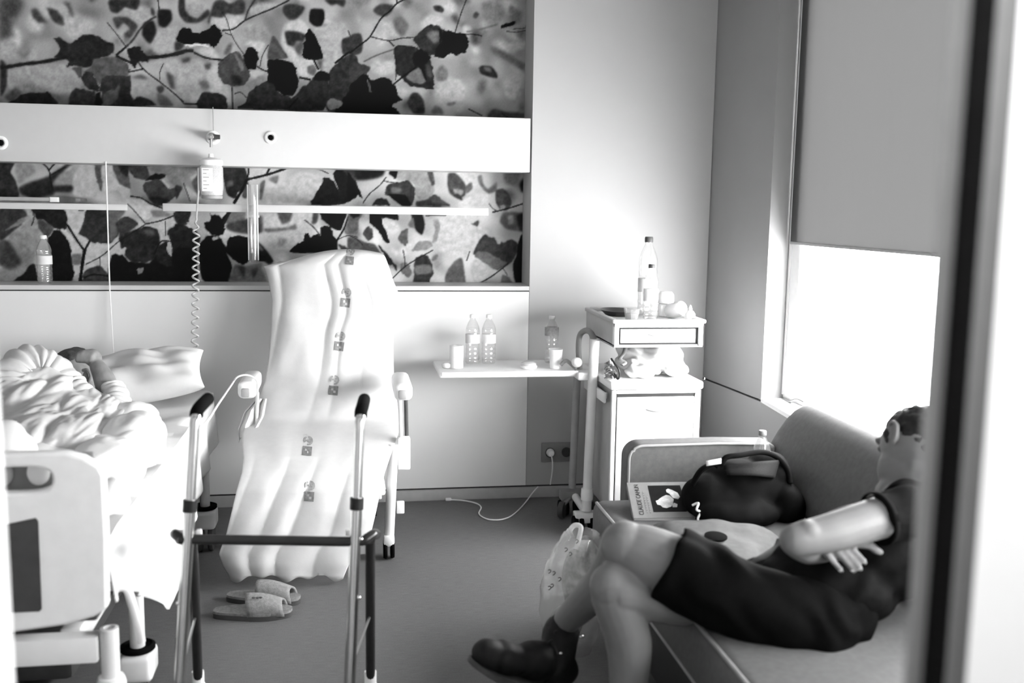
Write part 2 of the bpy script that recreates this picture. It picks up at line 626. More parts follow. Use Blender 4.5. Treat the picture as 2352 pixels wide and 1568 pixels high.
lt = thing('jamb_fill_lamp', 'added unseen fill lamp above the doorway, brightening the door jamb', 'lamp', (0.2, .58, ZC))  # added lamp out of view, set close to the wall to whiten the jamb
bx('fill_lamp_housing', (-.45, .52, ZC - .03), (.85, .64, ZC - .001), 'white_metal', lt, bev=.004)
area_light('jamb_fill_light', (0.2, .58, ZC - .035), (0, 0, 0), 1.2, .1, JAMB_FILL_POWER)

# ------------------------------------------------------------------ the leaf photograph printed on the recessed wall
# outlines of leaves and twigs, measured tile by tile: (offset x, offset y, scale), then
# (tone, softness, outline) for leaves and (tone, softness, width, line) for twigs
U1, U2, U3 = (0, 0, 5.6), (400, 0, 5.6), (800, 0, 5.6)
L1, L2, L3 = (0, 370, 5.226), (400, 370, 5.226), (800, 370, 5.226)
LEAVES = {
'U': [
(U1, [(85,5,'0 0 28 0 26 14 12 30 16 45 0 52'),(198,5,'78 8 86 6 92 22 90 40 105 22 125 30 115 45 95 55 80 42 86 30'),
(190,4,'0 55 16 52 24 74 10 80 0 78'),(110,3,'18 56 24 66 30 72 40 62 44 56 36 72 28 74'),(190,3,'34 76 44 60 47 66 45 78'),
(182,2,'8 90 80 82 96 88 104 104 100 116 92 118 70 122 40 112 16 118 8 108'),(150,3,'20 110 40 108 60 118 40 122 22 122'),(190,3,'172 104 190 104 200 124 186 122 172 122'),
(195,3,'190 80 225 76 235 90 212 96 206 84'),(188,3,'198 40 228 34 235 62 200 70 194 60'),(190,3,'150 14 165 8 190 10 196 30 180 36 160 24'),(75,2,'60 11 72 14 80 24 82 34 74 32 66 26'),(80,2.5,'40 14 46 12 55 24 60 30 50 30 42 24'),
(95,2.5,'80 4 88 4 92 14 94 22 90 22 86 10'),(60,1.6,'140 0 178 0 174 14 160 10 150 18 141 15'),(80,1.8,'144 24 162 23 176 34 168 48 160 50 158 44 166 38 158 30 150 38'),
(40,1.6,'184 30 196 28 200 42 192 57 182 46'),(33,1.6,'202 14 218 14 220 26 212 36 203 33'),(60,1.6,'194 10 198 16 197 22 193 18'),(40,1.8,'230 0 235 0 235 24 229 16'),(38,1.5,'225 50 235 40 235 56 228 55'),
(60,1.5,'0 78 8 86 8 110 0 124'),(105,2,'5 125 12 118 20 112 26 122 14 132'),
(48,.9,'69 50 78 49 86 56 94 55 104 47 118 45 128 49 134 53 146 58 144 68 138 72 126 76 120 80 116 86 104 87 94 84 84 87 88 80 80 74 70 74 76 64 72 55'),
(105,.9,'116 86 122 76 146 73 160 80 166 90 160 100 140 98 130 104 126 110 120 98 106 94'),(90,1,'92 88 104 88 104 100 98 98'),
(60,.8,'104 100 110 93 118 93 120 100 126 110 126 118 116 116 108 110'),(66,.8,'127 112 130 102 140 97 156 98 165 99 158 104 148 112 136 118 128 119'),
(72,1,'92 116 102 114 112 116 122 119 122 136 88 136'),(58,1,'130 119 140 118 152 106 156 102 166 98 168 120 170 128 176 125 184 125 200 136 150 138 131 136'),
(108,1.3,'132 121 146 116 153 108 150 128 140 136 132 136'),(32,.8,'124 120 128 120 131 136 121 136'),(50,.9,'8 136 20 128 28 121 46 119 60 119 68 125 72 136'),
(35,.8,'162 66 170 60 178 61 184 68 190 74 188 80 176 80 172 88 167 80 164 72'),(92,2,'212 93 220 96 230 104 228 114 218 114'),(75,1.5,'200 113 208 110 210 116 204 121'),(112,2,'168 100 180 96 190 102 178 102'),(120,2,'200 120 212 124 222 136 205 136')],
[(38,1.2,7,'0 88 12 86 30 83 55 80 85 74'),(40,1,7,'180 75 200 74 215 72 235 68'),(35,.6,1.6,'137 30 150 46 161 61'),(62,1.2,3.6,'161 61 170 52 178 40 190 28 200 22'),(40,.8,4,'161 61 148 72'),(38,.8,5,'148 72 160 78 170 82'),
(35,.6,2.6,'172 72 184 90 210 110 235 131'),(40,.6,2.6,'184 89 170 92 164 93'),(45,.6,1.6,'209 82 204 95 205 104'),(45,.7,2.2,'202 0 204 18')]),
(U2, [(208,2.5,'46 24 64 22 68 34 58 38 46 32'),(205,2.5,'70 22 88 20 86 30 74 36'),(188,2.5,'95 12 110 4 140 6 125 12 100 22'),(180,3,'14 6 28 4 40 10 28 22 18 18'),(206,2.5,'140 34 160 25 172 38 165 48 150 42 140 40 150 60 160 76 146 78 136 56'),
(212,2,'88 58 98 52 116 56 108 70 104 64 96 60'),(202,2.5,'26 66 44 60 52 66 58 76 44 76'),(200,2.5,'40 92 54 82 56 100 66 112 60 122 44 118'),(206,2,'150 76 178 77 186 90 196 96 190 98 178 100 160 98 156 88'),
(186,2.5,'180 36 215 30 225 45 212 60 210 75 196 94 188 90 190 70 178 46'),(170,4,'80 40 110 32 124 44 112 54 92 52'),(195,1.5,'94 92 112 91 114 96 100 104 96 100'),(150,2.5,'84 114 104 100 116 98 112 108 92 118'),(185,3,'0 84 30 76 40 84 38 100 30 120 10 128 0 118'),(120,2.5,'30 106 42 104 44 114 34 114'),
(64,1.6,'5 0 12 0 13 14 20 22 30 24 42 13 44 20 30 30 14 30 6 20'),(72,1.6,'50 4 60 0 70 6 84 0 90 6 88 18 76 20 66 18 60 24 46 22 44 32 42 28'),(62,1.6,'140 8 150 6 166 10 163 18 154 26 146 26 138 16'),
(55,1.8,'192 0 200 8 207 6 216 10 218 0'),(28,1.2,'174 13 190 13 192 24 188 34 180 35 172 28'),(58,1.6,'141 42 156 41 168 46 164 54 156 53 152 60 144 58'),(100,2,'68 58 74 56 70 70 62 70'),(95,1.8,'38 83 46 82 44 90 38 88'),(90,2,'8 76 20 74 18 80 10 81'),
(22,.6,'2 51 8 38 18 37 24 43 38 41 50 33 58 40 61 46 56 56 50 61 46 60 42 57 30 57 14 58 4 54'),(235,.6,'10 58 25 57 42 59 42 61 20 60'),(60,1.8,'0 54 12 58 8 64 0 66'),
(86,.7,'56 82 70 70 80 67 88 76 90 84 96 92 95 102 88 110 78 110 73 112 64 108 56 98 55 90'),(45,2,'70 98 84 98 86 108 76 111'),(130,1,'76 70 82 74 88 90 86 92'),
(14,.5,'88 72 92 64 98 61 105 66 107 74 105 84 104 89 96 90 90 85'),(95,1,'124 49 130 50 138 62 144 75 118 77'),
(56,.7,'94 120 104 112 118 104 128 110 134 120 148 125 150 130 146 141 80 140 90 132'),(11,.5,'118 78 130 77 146 79 154 86 156 93 159 104 156 116 150 124 140 122 132 118 126 108 118 104 119 92'),
(12,.5,'171 38 176 40 182 52 190 71 188 76 180 78 170 77 163 72 166 58'),(58,.8,'196 96 206 84 216 74 228 70 236 80 236 143 196 143 192 120 197 104'),(105,2,'225 85 236 82 236 100 228 98'),
(50,.8,'178 100 186 91 197 97 197 110 190 142 140 142 152 126 164 112 172 106'),(14,.7,'178 100 186 91 198 96 198 104 180 104'),(10,.8,'212 132 222 120 236 106 236 145 205 144'),(152,.8,'194 136 200 126 216 132 212 138 200 142'),
(118,1.2,'170 86 178 84 182 90 178 98 170 94'),(62,1.2,'214 52 224 48 236 46 236 66 224 70 215 70'),(60,.9,'28 130 36 120 50 119 60 122 66 128 66 141 30 140')],
[(45,1.2,7,'0 70 14 66 24 66'),(42,1,4,'24 68 40 75 62 78'),(40,.5,1.6,'60 16 66 26 71 42 78 56 88 70'),(42,.8,3,'60 40 75 38 90 27 110 18 125 12 147 1'),(60,1,3,'90 27 94 14 103 0'),(40,.5,1.6,'72 46 64 43'),
(25,.5,3,'105 86 112 90 120 93'),(45,.5,1.6,'120 58 112 72 109 86'),(15,.5,4,'178 78 184 90'),(22,.5,4,'159 100 174 103'),(25,.6,3,'146 139 158 126'),(35,.6,2,'222 40 228 56 230 62'),(25,.6,4,'205 82 220 70 236 60'),(35,.5,2,'0 121 12 134'),(40,.5,2.6,'73 112 74 141'),(60,.6,2,'76 121 84 119 92 126'),(40,.6,3,'12 134 30 134')]),
(U3, [(210,3,'90 32 100 24 118 22 122 32 108 33 96 40'),(202,3.5,'110 126 116 104 140 102 150 115 146 130 125 136'),(202,3.5,'198 106 205 98 218 96 220 115 214 130 200 125'),(202,3,'200 40 212 44 222 56 212 62'),(195,3,'30 30 60 30 66 48 34 46'),(190,3,'62 80 70 78 78 90 60 110 58 100'),(196,2.5,'28 84 56 78 58 94 40 98 28 92'),
(150,3,'170 4 190 2 200 20 186 34 172 24'),(140,3,'205 8 222 16 218 30 206 26'),(120,3,'180 60 200 68 228 85 226 94 205 80 186 70'),(115,1.5,'227 0 232 0 230 150 225 150 227 80'),
(72,1.6,'30 14 40 6 56 8 54 16 46 22 36 20'),(62,1.2,'107 9 116 8 121 13 119 17 110 15'),(78,1.3,'158 22 162 16 166 19 162 25'),(62,1.2,'2 46 14 44 17 56 15 68 6 72 0 70'),(118,2.5,'55 28 66 22 76 34 68 48 60 42'),(125,2,'110 95 118 84 126 92 124 104 112 104'),
(52,1.3,'166 88 170 85 182 86 189 95 189 101 178 99 168 95'),(118,1.6,'172 86 181 88 182 94 174 91'),
(58,.7,'82 49 90 42 97 35 106 33 116 35 122 41 124 50 118 60 114 68 105 72 96 68 90 64 84 56'),(128,1.8,'98 46 106 40 115 42 115 54 108 56'),(12,.6,'114 38 118 40 118 58 112 68 110 66 116 54'),
(9,.5,'121 40 134 42 148 44 152 52 152 60 149 68 142 69 138 72 130 69 120 75 108 74 112 66 118 58'),
(46,.6,'57 61 72 59 84 61 90 65 100 72 104 80 107 95 108 106 107 116 90 113 76 110 66 100 60 94 58 78'),(90,1.6,'98 84 104 86 106 100 100 98'),(9,.7,'82 70 92 64 104 74 98 82 96 90 100 104 94 100 88 87 82 82'),(125,.9,'72 100 88 88 98 105 86 108'),
(72,.8,'0 78 12 82 26 86 22 98 14 108 4 128 0 128'),(7,.5,'0 146 0 112 14 98 22 96 28 104 40 100 50 101 56 108 60 114 62 122 67 128 60 132 54 136 60 141 64 148'),(110,.6,'22 100 26 108 29 120 25 118'),
(64,1.3,'80 120 88 120 95 130 96 146 82 146 74 134'),(120,2,'104 146 110 136 118 140 120 147'),(130,1.5,'124 134 134 131 136 134 128 137'),(75,2,'178 152 185 140 200 144 228 146 228 153'),(22,.7,'194 34 202 31 212 28 212 32 196 37'),(25,.7,'225 33 231 36 230 41')],
[(22,.6,3,'0 69 14 58 26 48 40 25 52 15 60 6 71 0'),(25,.6,3,'60 0 61 6'),(22,.5,2,'27 48 50 53 66 50 82 49'),(22,.5,2.6,'50 53 57 60'),(32,.5,1.9,'150 0 143 18 135 43'),(18,.5,2.2,'148 45 160 45 170 47'),(92,1,2.6,'18 80 34 72 57 64'),
(12,.5,3.2,'55 110 66 101 86 86'),(40,.5,1.6,'60 92 59 104'),(20,.5,2,'152 140 170 149'),(50,.5,1.3,'210 38 225 37 231 34'),(60,.5,1.6,'201 41 215 42 230 39'),(110,1.5,3,'150 42 170 38 190 32'),(30,.5,2,'195 146 204 152')]),
],
'L': [
(L1, [(165,2.5,'18 4 38 4 42 14 34 20 26 28 20 28'),(207,1.5,'88 18 96 6 112 4 116 24 120 42 90 44 85 30'),(168,2,'62 26 88 8 86 18 84 30 70 30'),(212,1,'122 2 134 2 136 16 142 28 155 34 155 46 170 46 178 52 194 60 182 66 172 72 150 52 140 36 124 40'),
(62,1.1,'-2 0 18 0 12 14 18 24 22 44 -2 46'),(52,2.2,'22 33 36 26 56 20 66 14 80 4 88 2 70 18 62 30 86 30 85 38 66 38 62 42 40 46 24 40'),(110,.9,'113 2 120 2 120 16 122 28 121 38 117 28 114 18'),
(108,1,'133 0 160 0 172 0 178 18 174 24 160 20 153 12 156 34 146 30 140 24'),(58,1.3,'140 2 154 2 152 20 144 14'),(80,.9,'158 0 172 0 178 20 172 24 160 20 153 10'),(150,2,'172 0 200 0 219 10 219 30 206 30 198 18 182 14'),
(86,.8,'170 30 180 24 192 24 202 34 214 32 212 40 204 48 196 52 186 54 176 44'),(48,2,'178 44 200 46 196 54 184 54'),(38,.8,'174 24 186 16 198 18 190 24'),(205,.6,'194 22 198 24 203 32 200 33 195 27'),(140,1.5,'180 60 196 60 204 66 184 68'),
(168,1.4,'8 92 24 80 30 74 42 68 46 82 50 92 44 104 38 124 26 136 14 144 -2 148 -2 130 24 118'),(88,2.4,'-2 96 10 96 20 112 26 122 14 130 -2 124'),(72,1.3,'-2 58 26 58 32 66 20 72 26 76 16 84 4 94 -2 94'),(142,1,'4 84 24 70 32 70 22 78'),(190,1,'30 58 38 58 38 68 34 66'),
(38,.9,'12 147 24 138 36 124 42 124 44 148'),(208,.8,'76 58 104 58 100 70 96 80 94 88 88 90 80 78 80 70'),(216,.8,'70 82 78 82 90 98 98 108 88 110 82 96'),(208,.8,'102 100 108 96 128 100 140 96 142 92 140 104 150 108 150 116 138 112 130 116 130 142 120 128 112 126 102 132 101 120'),
(206,.8,'90 88 98 88 106 96 100 106'),(42,.8,'38 58 74 58 80 66 80 74 78 82 70 82 64 80 52 72 44 70'),(92,1,'44 72 52 72 64 80 56 92 50 88'),(27,.8,'64 84 72 84 80 94 84 104 86 120 88 134 86 148 60 148 60 110 56 96'),(130,1.3,'86 112 98 112 96 124 86 124'),(185,.8,'84 146 88 138 94 134 94 146'),
(64,.8,'104 58 126 58 140 68 142 88 132 98 124 99 110 98 102 92 94 88 98 78'),(122,1.4,'128 58 150 60 138 76 141 86 132 98 130 80'),(74,.9,'142 72 152 67 162 72 164 78 150 88 142 94'),
(202,.8,'166 76 176 76 196 70 206 68 210 76 202 80 196 86 190 84 182 80'),(24,.9,'132 116 140 111 150 116 154 120 168 122 180 122 190 100 206 98 219 100 219 148 132 148'),(54,.8,'142 94 152 86 172 79 184 80 191 88 190 104 184 118 172 122 160 122 150 116 150 104 144 104'),(98,2,'172 82 184 84 184 90 174 88'),
(50,1,'190 104 198 98 206 110 212 124 200 126 186 120'),(50,.8,'200 84 210 78 219 76 219 112 214 116 204 98'),(204,.6,'191 84 196 86 200 94 200 108 212 124 216 122 206 106 202 94 192 96'),(75,.8,'100 134 110 127 120 126 128 136 130 148 98 148'),(150,.7,'164 130 170 128 171 133 165 136'),(150,.7,'170 146 174 144 175 147')],
[(30,.8,2.6,'155 43 168 45 180 52 196 58'),(35,.8,3,'50 3 58 12 60 24 63 36'),(35,.8,2.6,'58 12 66 3'),(45,1,3.2,'60 18 78 8'),(30,.6,4.6,'80 77 92 96 100 107'),(32,.6,4,'107 96 101 107'),(28,.6,6.6,'101 106 98 124 95 148'),
(35,.5,1.9,'102 124 118 116 130 107 140 98 160 85 174 76'),(32,.5,2.6,'174 76 192 72 208 66 219 62'),(35,.5,2,'152 52 160 60 174 76'),(40,.5,2,'197 72 198 90'),(30,.5,2.6,'184 112 192 97 204 97 219 102'),(35,.6,3.4,'100 140 112 136 130 138'),(45,.5,1.4,'119 116 119 126'),(40,.5,1.9,'39 60 40 70 37 78'),(60,.6,1.6,'93 60 100 60')]),
(L2, [(150,2.5,'0 4 28 4 26 14 14 22 0 12'),(210,2,'12 30 24 38 34 46 18 46'),(212,1.5,'92 8 112 6 104 18 92 22'),(206,2.5,'124 30 150 14 178 20 170 38 160 50 108 52 108 36'),
(70,.9,'0 30 8 32 5 42 0 46'),(112,1.2,'20 26 28 16 30 8 30 44 24 36'),(58,.8,'57 3 78 3 86 14 86 24 78 36 70 46 62 40 58 24'),(112,1.4,'62 26 68 24 70 30 63 32'),(130,1.5,'112 22 124 18 122 28 116 26'),(112,1.2,'102 28 108 24 104 46 101 46'),(90,1,'82 30 88 26 86 46 80 42'),
(36,.7,'179 20 190 25 196 38 206 48 200 53 162 53 170 38 175 30'),(32,.7,'189 15 205 8 219 30 219 42 206 50 196 36'),(75,2,'200 8 219 6 219 24 208 20'),
(125,1.4,'64 60 84 60 84 70 70 76 60 74'),(78,1.8,'62 76 84 70 98 66 106 68 106 84 98 88 88 88 72 86 62 82'),(198,3,'108 64 165 62 170 80 150 100 136 108 112 104 106 88'),(92,1.8,'122 60 140 60 138 72 128 76'),(112,1.8,'106 82 120 81 135 80 144 76 145 82 128 84 110 86'),(150,2.5,'124 92 134 94 130 102 122 102'),
(54,.8,'-2 62 18 60 17 74 12 77 8 79 2 76'),(45,.8,'-2 80 10 78 22 82 28 88 30 96 26 104 26 148 -2 148'),(24,1,'-2 106 24 108 22 148 -2 148'),(192,.8,'14 74 24 78 38 84 40 92 36 96 28 84'),(212,.8,'55 86 62 88 72 87 64 92 62 100 58 96'),
(10,.9,'30 100 40 90 52 90 58 98 62 104 62 112 68 128 62 148 44 148 30 138'),(8,.7,'62 98 66 92 78 90 88 94 90 108 86 122 78 124 70 118 62 110'),(192,.8,'44 92 52 90 52 94 46 96'),(20,.7,'42 62 44 66 50 65 56 69 62 62 66 62 58 76 60 84 52 90 42 88 36 80 35 75 43 72'),
(38,1.2,'86 94 100 98 110 108 118 120 112 124 104 118 94 108'),(28,.8,'90 112 106 114 108 120 92 121'),(140,1.5,'90 94 100 98 106 108 94 104'),(122,2,'72 124 84 126 104 122 104 130 110 148 64 148'),(70,1.8,'76 126 84 128 82 140'),(72,1.8,'92 130 100 128 94 142'),
(80,1.3,'166 60 172 60 170 74 164 76'),(24,.7,'173 60 204 60 202 74 198 84 186 80 176 70'),(120,1,'206 76 214 66 219 64 219 86 204 88'),(9,.6,'138 110 146 100 154 96 155 88 160 88 162 92 170 88 175 90 174 80 180 78 186 80 190 90 194 96 192 110'),(62,1,'196 100 206 104 212 110 200 110')],
[(45,.5,1.4,'10 27 14 38 18 49'),(38,.6,4,'88 4 88 14 86 22'),(32,.6,5,'86 23 100 20 118 15 140 7'),(40,.6,4,'110 16 115 6'),(30,.6,6,'86 23 80 36 70 52'),(40,.6,5,'66 61 58 76'),(40,.5,2.2,'160 7 170 10 184 16'),(25,.5,2.2,'155 71 166 80 174 90'),(25,.6,3.6,'192 98 202 82 208 66 214 60'),(40,.5,1.6,'192 96 206 90 219 92')]),
(L3, [(168,1.4,'60 10 90 10 98 24 102 36 96 44 84 47 78 40 78 30 68 24 56 24'),(210,2.5,'130 14 150 14 156 30 148 32 140 26'),(212,2.5,'140 44 166 38 172 52 130 54'),(206,3,'108 66 150 66 166 88 150 104 140 116 120 112 104 104'),(200,2,'150 118 160 122 166 132 164 140 150 146 144 128'),(208,2,'36 70 56 74 60 84 48 88 42 80'),
(34,2.2,'5 14 12 8 42 8 40 18 30 22 10 24'),(20,.9,'47 14 58 8 56 20 54 22'),(20,.7,'-2 14 6 28 14 40 15 46 10 42 -2 47'),(74,.8,'42 36 48 28 60 26 70 24 78 32 78 42 74 53 62 53 50 44 42 41'),(128,1.5,'50 32 62 34 60 40 50 38'),(24,.8,'46 41 66 42 74 54 62 54'),(85,1.2,'92 10 99 12 102 28 98 30'),
(48,.8,'26 54 36 45 44 46 48 54'),(80,1,'80 50 94 46 102 40 110 46 120 55 82 55'),(84,1.3,'118 16 126 15 134 22 140 32 138 42 130 46 120 40 117 28'),(165,1.3,'124 34 136 36 134 42 126 40'),(58,1.2,'124 42 130 40 135 46 134 48'),(112,1.3,'138 32 146 26 147 34 140 40'),
(118,1.5,'153 20 158 18 160 28 166 34 176 26 176 36 166 40 156 30'),(88,1.1,'175 36 184 34 192 42 194 52 188 60 180 58 175 50'),(170,1,'180 54 186 54 186 60 182 60'),(30,2,'204 28 210 20 213 36 206 38'),(140,2.5,'184 14 204 14 200 30 186 28'),
(100,1,'-2 62 16 62 10 72 10 84 -2 86'),(28,1,'-2 62 14 62 4 70'),(14,.6,'24 62 36 62 40 76 46 92 48 99 42 97 36 86 30 80 24 74'),(18,.7,'36 62 56 62 58 72 50 70 38 68'),(78,.9,'22 79 28 84 28 92 22 96 16 88'),(28,1.1,'74 62 86 62 90 76 88 86 86 89 80 84 76 76'),(120,1.2,'70 76 76 68 78 80 72 80'),
(100,.9,'58 92 62 84 70 82 69 98 66 102 60 98'),(152,.9,'74 108 84 96 96 96 100 102 92 106 80 108'),(158,1,'100 72 106 70 108 78 104 96 99 98 102 82'),(90,1,'146 76 155 72 153 79'),
(112,1.8,'184 62 200 62 212 64 212 84 200 84 188 82 180 74'),(170,1.6,'190 66 196 66 196 76 190 76'),(48,1.8,'200 66 212 64 212 82 204 84'),(68,1,'148 112 154 98 162 88 168 92 176 92 184 98 194 94 202 100 198 116 192 122 176 130 166 124 156 116'),(122,1,'150 112 160 108 176 116 188 122 176 130 160 122'),(192,1,'174 92 182 92 182 98 178 100'),
(7,1,'203 94 209 84 214 84 214 152 200 152 196 126 200 112'),(105,1.3,'118 130 126 120 134 116 137 128 138 150 116 150 114 140'),(60,.9,'78 118 86 113 94 115 99 124 100 134 96 142 94 152 80 152 77 140 77 128'),(122,1.4,'78 126 96 124 98 134 80 136'),(120,.8,'61 124 66 121 72 126 74 136 71 140 66 138 61 132'),
(90,1.2,'-2 92 10 94 20 98 30 100 38 112 30 112 10 108 -2 106'),(38,.8,'34 101 42 108 50 118 56 126 56 132 52 126 44 124 40 112'),(130,1,'180 152 184 136 192 140 196 152'),(120,1.2,'100 114 106 112 104 118 98 120')],
[(28,.5,2.1,'16 51 24 40 36 30 44 20'),(30,.5,1.7,'41 25 54 27'),(35,.5,1.6,'167 52 172 58 178 61'),(28,.5,3,'171 62 188 58 204 53 213 50'),(40,.5,2,'91 66 116 66'),(42,.5,2.8,'150 149 164 142 176 134 190 123'),(50,.5,1.4,'184 129 189 137'),(50,.5,1.4,'163 145 166 149'),(45,.5,1.9,'144 108 140 120'),(35,.5,2.3,'51 141 66 127 80 118 100 107'),(38,.5,1.9,'64 107 66 118 66 127'),(35,.5,1.8,'0 90 10 95 16 101')]),
]}

def blur_mask(a, s):
    if s <= 0.05:
        return a
    k = int(max(1, math.ceil(s * 2.5)))
    w = np.exp(-0.5 * (np.arange(-k, k + 1) / s) ** 2)
    w /= w.sum()
    p = np.pad(a, k)
    p = sum(w[i] * p[:, i:i + a.shape[1]] for i in range(2 * k + 1))
    return sum(w[i] * p[i:i + a.shape[0], :] for i in range(2 * k + 1))

def value_noise(rng, nx, nz, cell):
    gx, gz = int(nx / cell) + 3, int(nz / cell) + 3
    g = rng.random((gz, gx))
    x = np.arange(nx) / cell
    z = np.arange(nz) / cell
    xi, zi = x.astype(int), z.astype(int)
    fx, fz = x - xi, z - zi
    fx, fz = fx * fx * (3 - 2 * fx), fz * fz * (3 - 2 * fz)
    a = g[np.ix_(zi, xi)] * (1 - fx) + g[np.ix_(zi, xi + 1)] * fx
    b = g[np.ix_(zi + 1, xi)] * (1 - fx) + g[np.ix_(zi + 1, xi + 1)] * fx
    return a * (1 - fz[:, None]) + b * fz[:, None]

CELL = 0.0044
def leaf_print(name, z0, z1, key, base, seed, label):
    rng = np.random.default_rng(seed)
    x0, x1 = XL, S_X - .0005
    nx, nz = int((x1 - x0) / CELL), int((z1 - z0) / CELL)
    gx, gz = np.linspace(x0, x1, nx), np.linspace(z0, z1, nz)
    img = base + 60 * (value_noise(rng, nx, nz, 26) - .5) + 34 * (value_noise(rng, nx, nz, 11) - .5)
    def paint(poly, tone, soft, tex):
        # poly in wall metres; even-odd test on the grid, softened edge
        px = (poly[:, 0] - x0) / CELL
        pz = (poly[:, 1] - z0) / CELL
        m = int(soft * 3) + 2
        a0, a1 = max(0, int(px.min()) - m), min(nx, int(px.max()) + m + 2)
        b0, b1 = max(0, int(pz.min()) - m), min(nz, int(pz.max()) + m + 2)
        if a1 - a0 < 2 or b1 - b0 < 2:
            return
        acc = np.zeros((b1 - b0, a1 - a0))
        for sx, sz in ((.25, .25), (-.25, .25), (.25, -.25), (-.25, -.25)):
            X, Z = np.meshgrid(np.arange(a0, a1) + sx, np.arange(b0, b1) + sz)
            ins = np.zeros(X.shape, bool)
            n = len(px)
            for i in range(n):
                j = (i - 1) % n
                if abs(pz[i] - pz[j]) < 1e-9:
                    continue
                c = ((pz[i] > Z) != (pz[j] > Z)) & (X < (px[j] - px[i]) * (Z - pz[i]) / (pz[j] - pz[i]) + px[i])
                ins ^= c
            acc += ins
        mask = blur_mask(acc / 4, soft)
        t = tone + tex[b0:b1, a0:a1] * min(1.0, tone / 60.0)
        img[b0:b1, a0:a1] = img[b0:b1, a0:a1] * (1 - mask) + t * mask
    tex = 26 * (value_noise(rng, nx, nz, 4) - .5) + 16 * (value_noise(rng, nx, nz, 1.6) - .5)
    # leaves beyond the part of the wall seen in the photograph
    vis_left = at_y(0, 500, WM).x
    for i in range(150):
        if key == 'L' or i % 2 == 0:
            cx, cz = rng.uniform(x0, vis_left - .1), rng.uniform(z0, z1)
        else:
            cx, cz = rng.uniform(x0, x1), rng.uniform(2.46, z1)
        a, l = rng.uniform(0, 6.28), rng.uniform(.03, .1)
        th = np.linspace(0, 6.28, 14)[:-1]
        ex, ez = l * np.cos(th), l * .6 * np.sin(th) * (1 - .3 * np.cos(th))
        paint(np.stack([cx + ex * math.cos(a) - ez * math.sin(a), cz + ex * math.sin(a) + ez * math.cos(a)], 1), rng.choice([20, 50, 70, 110, 200]), rng.choice([.8, 1.5, 3]), tex)
    # out-of-focus foliage behind the sharp leaves
    for i in range(230 if key == 'U' else 90):
        cx, cz = rng.uniform(vis_left, x1), rng.uniform(z0, z1)
        a, l, el = rng.uniform(0, 6.28), rng.uniform(.016, .055), rng.uniform(.35, .8)
        th = np.linspace(0, 6.28, 12)[:-1]
        ex, ez = l * np.cos(th) * rng.uniform(.75, 1.2, 11), l * el * np.sin(th) * rng.uniform(.75, 1.2, 11)
        paint(np.stack([cx + ex * math.cos(a) - ez * math.sin(a), cz + ex * math.sin(a) + ez * math.cos(a)], 1), rng.choice([95, 125, 145, 205, 215] if key == 'U' else [130, 150, 215, 220]), rng.uniform(1.6, 3.6), tex)
    to_cells = abs(at_y(601, 300, WM).x - at_y(600, 300, WM).x) / CELL
    def pts(tile, s):
        q = [float(t) * 10 for t in s.split()]
        out = []
        for i in range(0, len(q), 2):
            w = at_y(tile[0] + q[i] / tile[2], tile[1] + q[i + 1] / tile[2], WM)
            out.append((w.x, w.z))
        return out
    def rounded(p):
        p = np.array(p)
        n = len(p)
        out = []
        for i in range(n):
            p0, p1, p2, p3 = p[i - 1], p[i], p[(i + 1) % n], p[(i + 2) % n]
            for t in (0, .25, .5, .75):
                c = 0.5 * ((2 * p1) + (p2 - p0) * t + (2 * p0 - 5 * p1 + 4 * p2 - p3) * t * t + (-p0 + 3 * p1 - 3 * p2 + p3) * t ** 3)
                out.append(c * .6 + (p1 + (p2 - p1) * t) * .4)
        return np.array(out)
    for tile, leaves, twigs in LEAVES[key]:
        for tone, soft, s in leaves:
            q_ = rounded(pts(tile, s))
            if soft < 1.05:
                q_ = q_ + rng.normal(0, .0022, q_.shape)      # toothed leaf edges
            paint(q_, tone, soft * 1.25 * to_cells, tex)
        for tone, soft, wd, s in twigs:
            L = [Vector((x, 0, z)) for x, z in pts(tile, s)]
            L = spline(L, 4)
            lp, rp = [], []
            hw = wd * abs(at_y(601, 300, WM).x - at_y(600, 300, WM).x) * .55
            for i, p in enumerate(L):
                t = (L[min(i + 1, len(L) - 1)] - L[max(i - 1, 0)]).normalized()
                nn = Vector((-t.z, 0, t.x)) * hw * (1 + .15 * math.sin(i * 2.1))
                lp.append((p.x + nn.x, p.z + nn.z))
                rp.append((p.x - nn.x, p.z - nn.z))
            paint(np.array(lp + rp[::-1]), tone, soft * to_cells, tex * .4)
    img = np.clip(img + 7 * (rng.random(img.shape) - .5), 3, 232) / 255.0
    img = (img / .80) ** 1.2 * .74
    alb = np.where(img <= .04045, img / 12.92, ((img + .055) / 1.055) ** 2.4)
    alb = np.clip(alb * .92, .004, .85)
    X, Z = np.meshgrid(gx, gz)
    co = np.stack([X - x0, np.zeros_like(X), Z - z0], -1).reshape(-1, 3).astype(np.float32)
    idx = np.arange(nx * nz).reshape(nz, nx)
    q = np.stack([idx[:-1, :-1], idx[:-1, 1:], idx[1:, 1:], idx[1:, :-1]], -1).reshape(-1, 4)
    me = bpy.data.meshes.new(name)
    me.vertices.add(len(co))
    me.vertices.foreach_set('co', co.ravel())
    me.loops.add(q.size)
    me.loops.foreach_set('vertex_index', q.ravel().astype(np.int32))
    me.polygons.add(len(q))
    me.polygons.foreach_set('loop_start', np.arange(0, q.size, 4, dtype=np.int32))
    me.update()
    me.validate()
    ca = me.color_attributes.new('print', 'FLOAT_COLOR', 'POINT')
    c4 = np.repeat(alb.reshape(-1, 1), 4, 1).astype(np.float32)
    c4[:, 3] = 1
    ca.data.foreach_set('color', c4.ravel())
    me.materials.append(MATS['leaf_print'])
    o = bpy.data.objects.new(name, me)
    COL.objects.link(o)
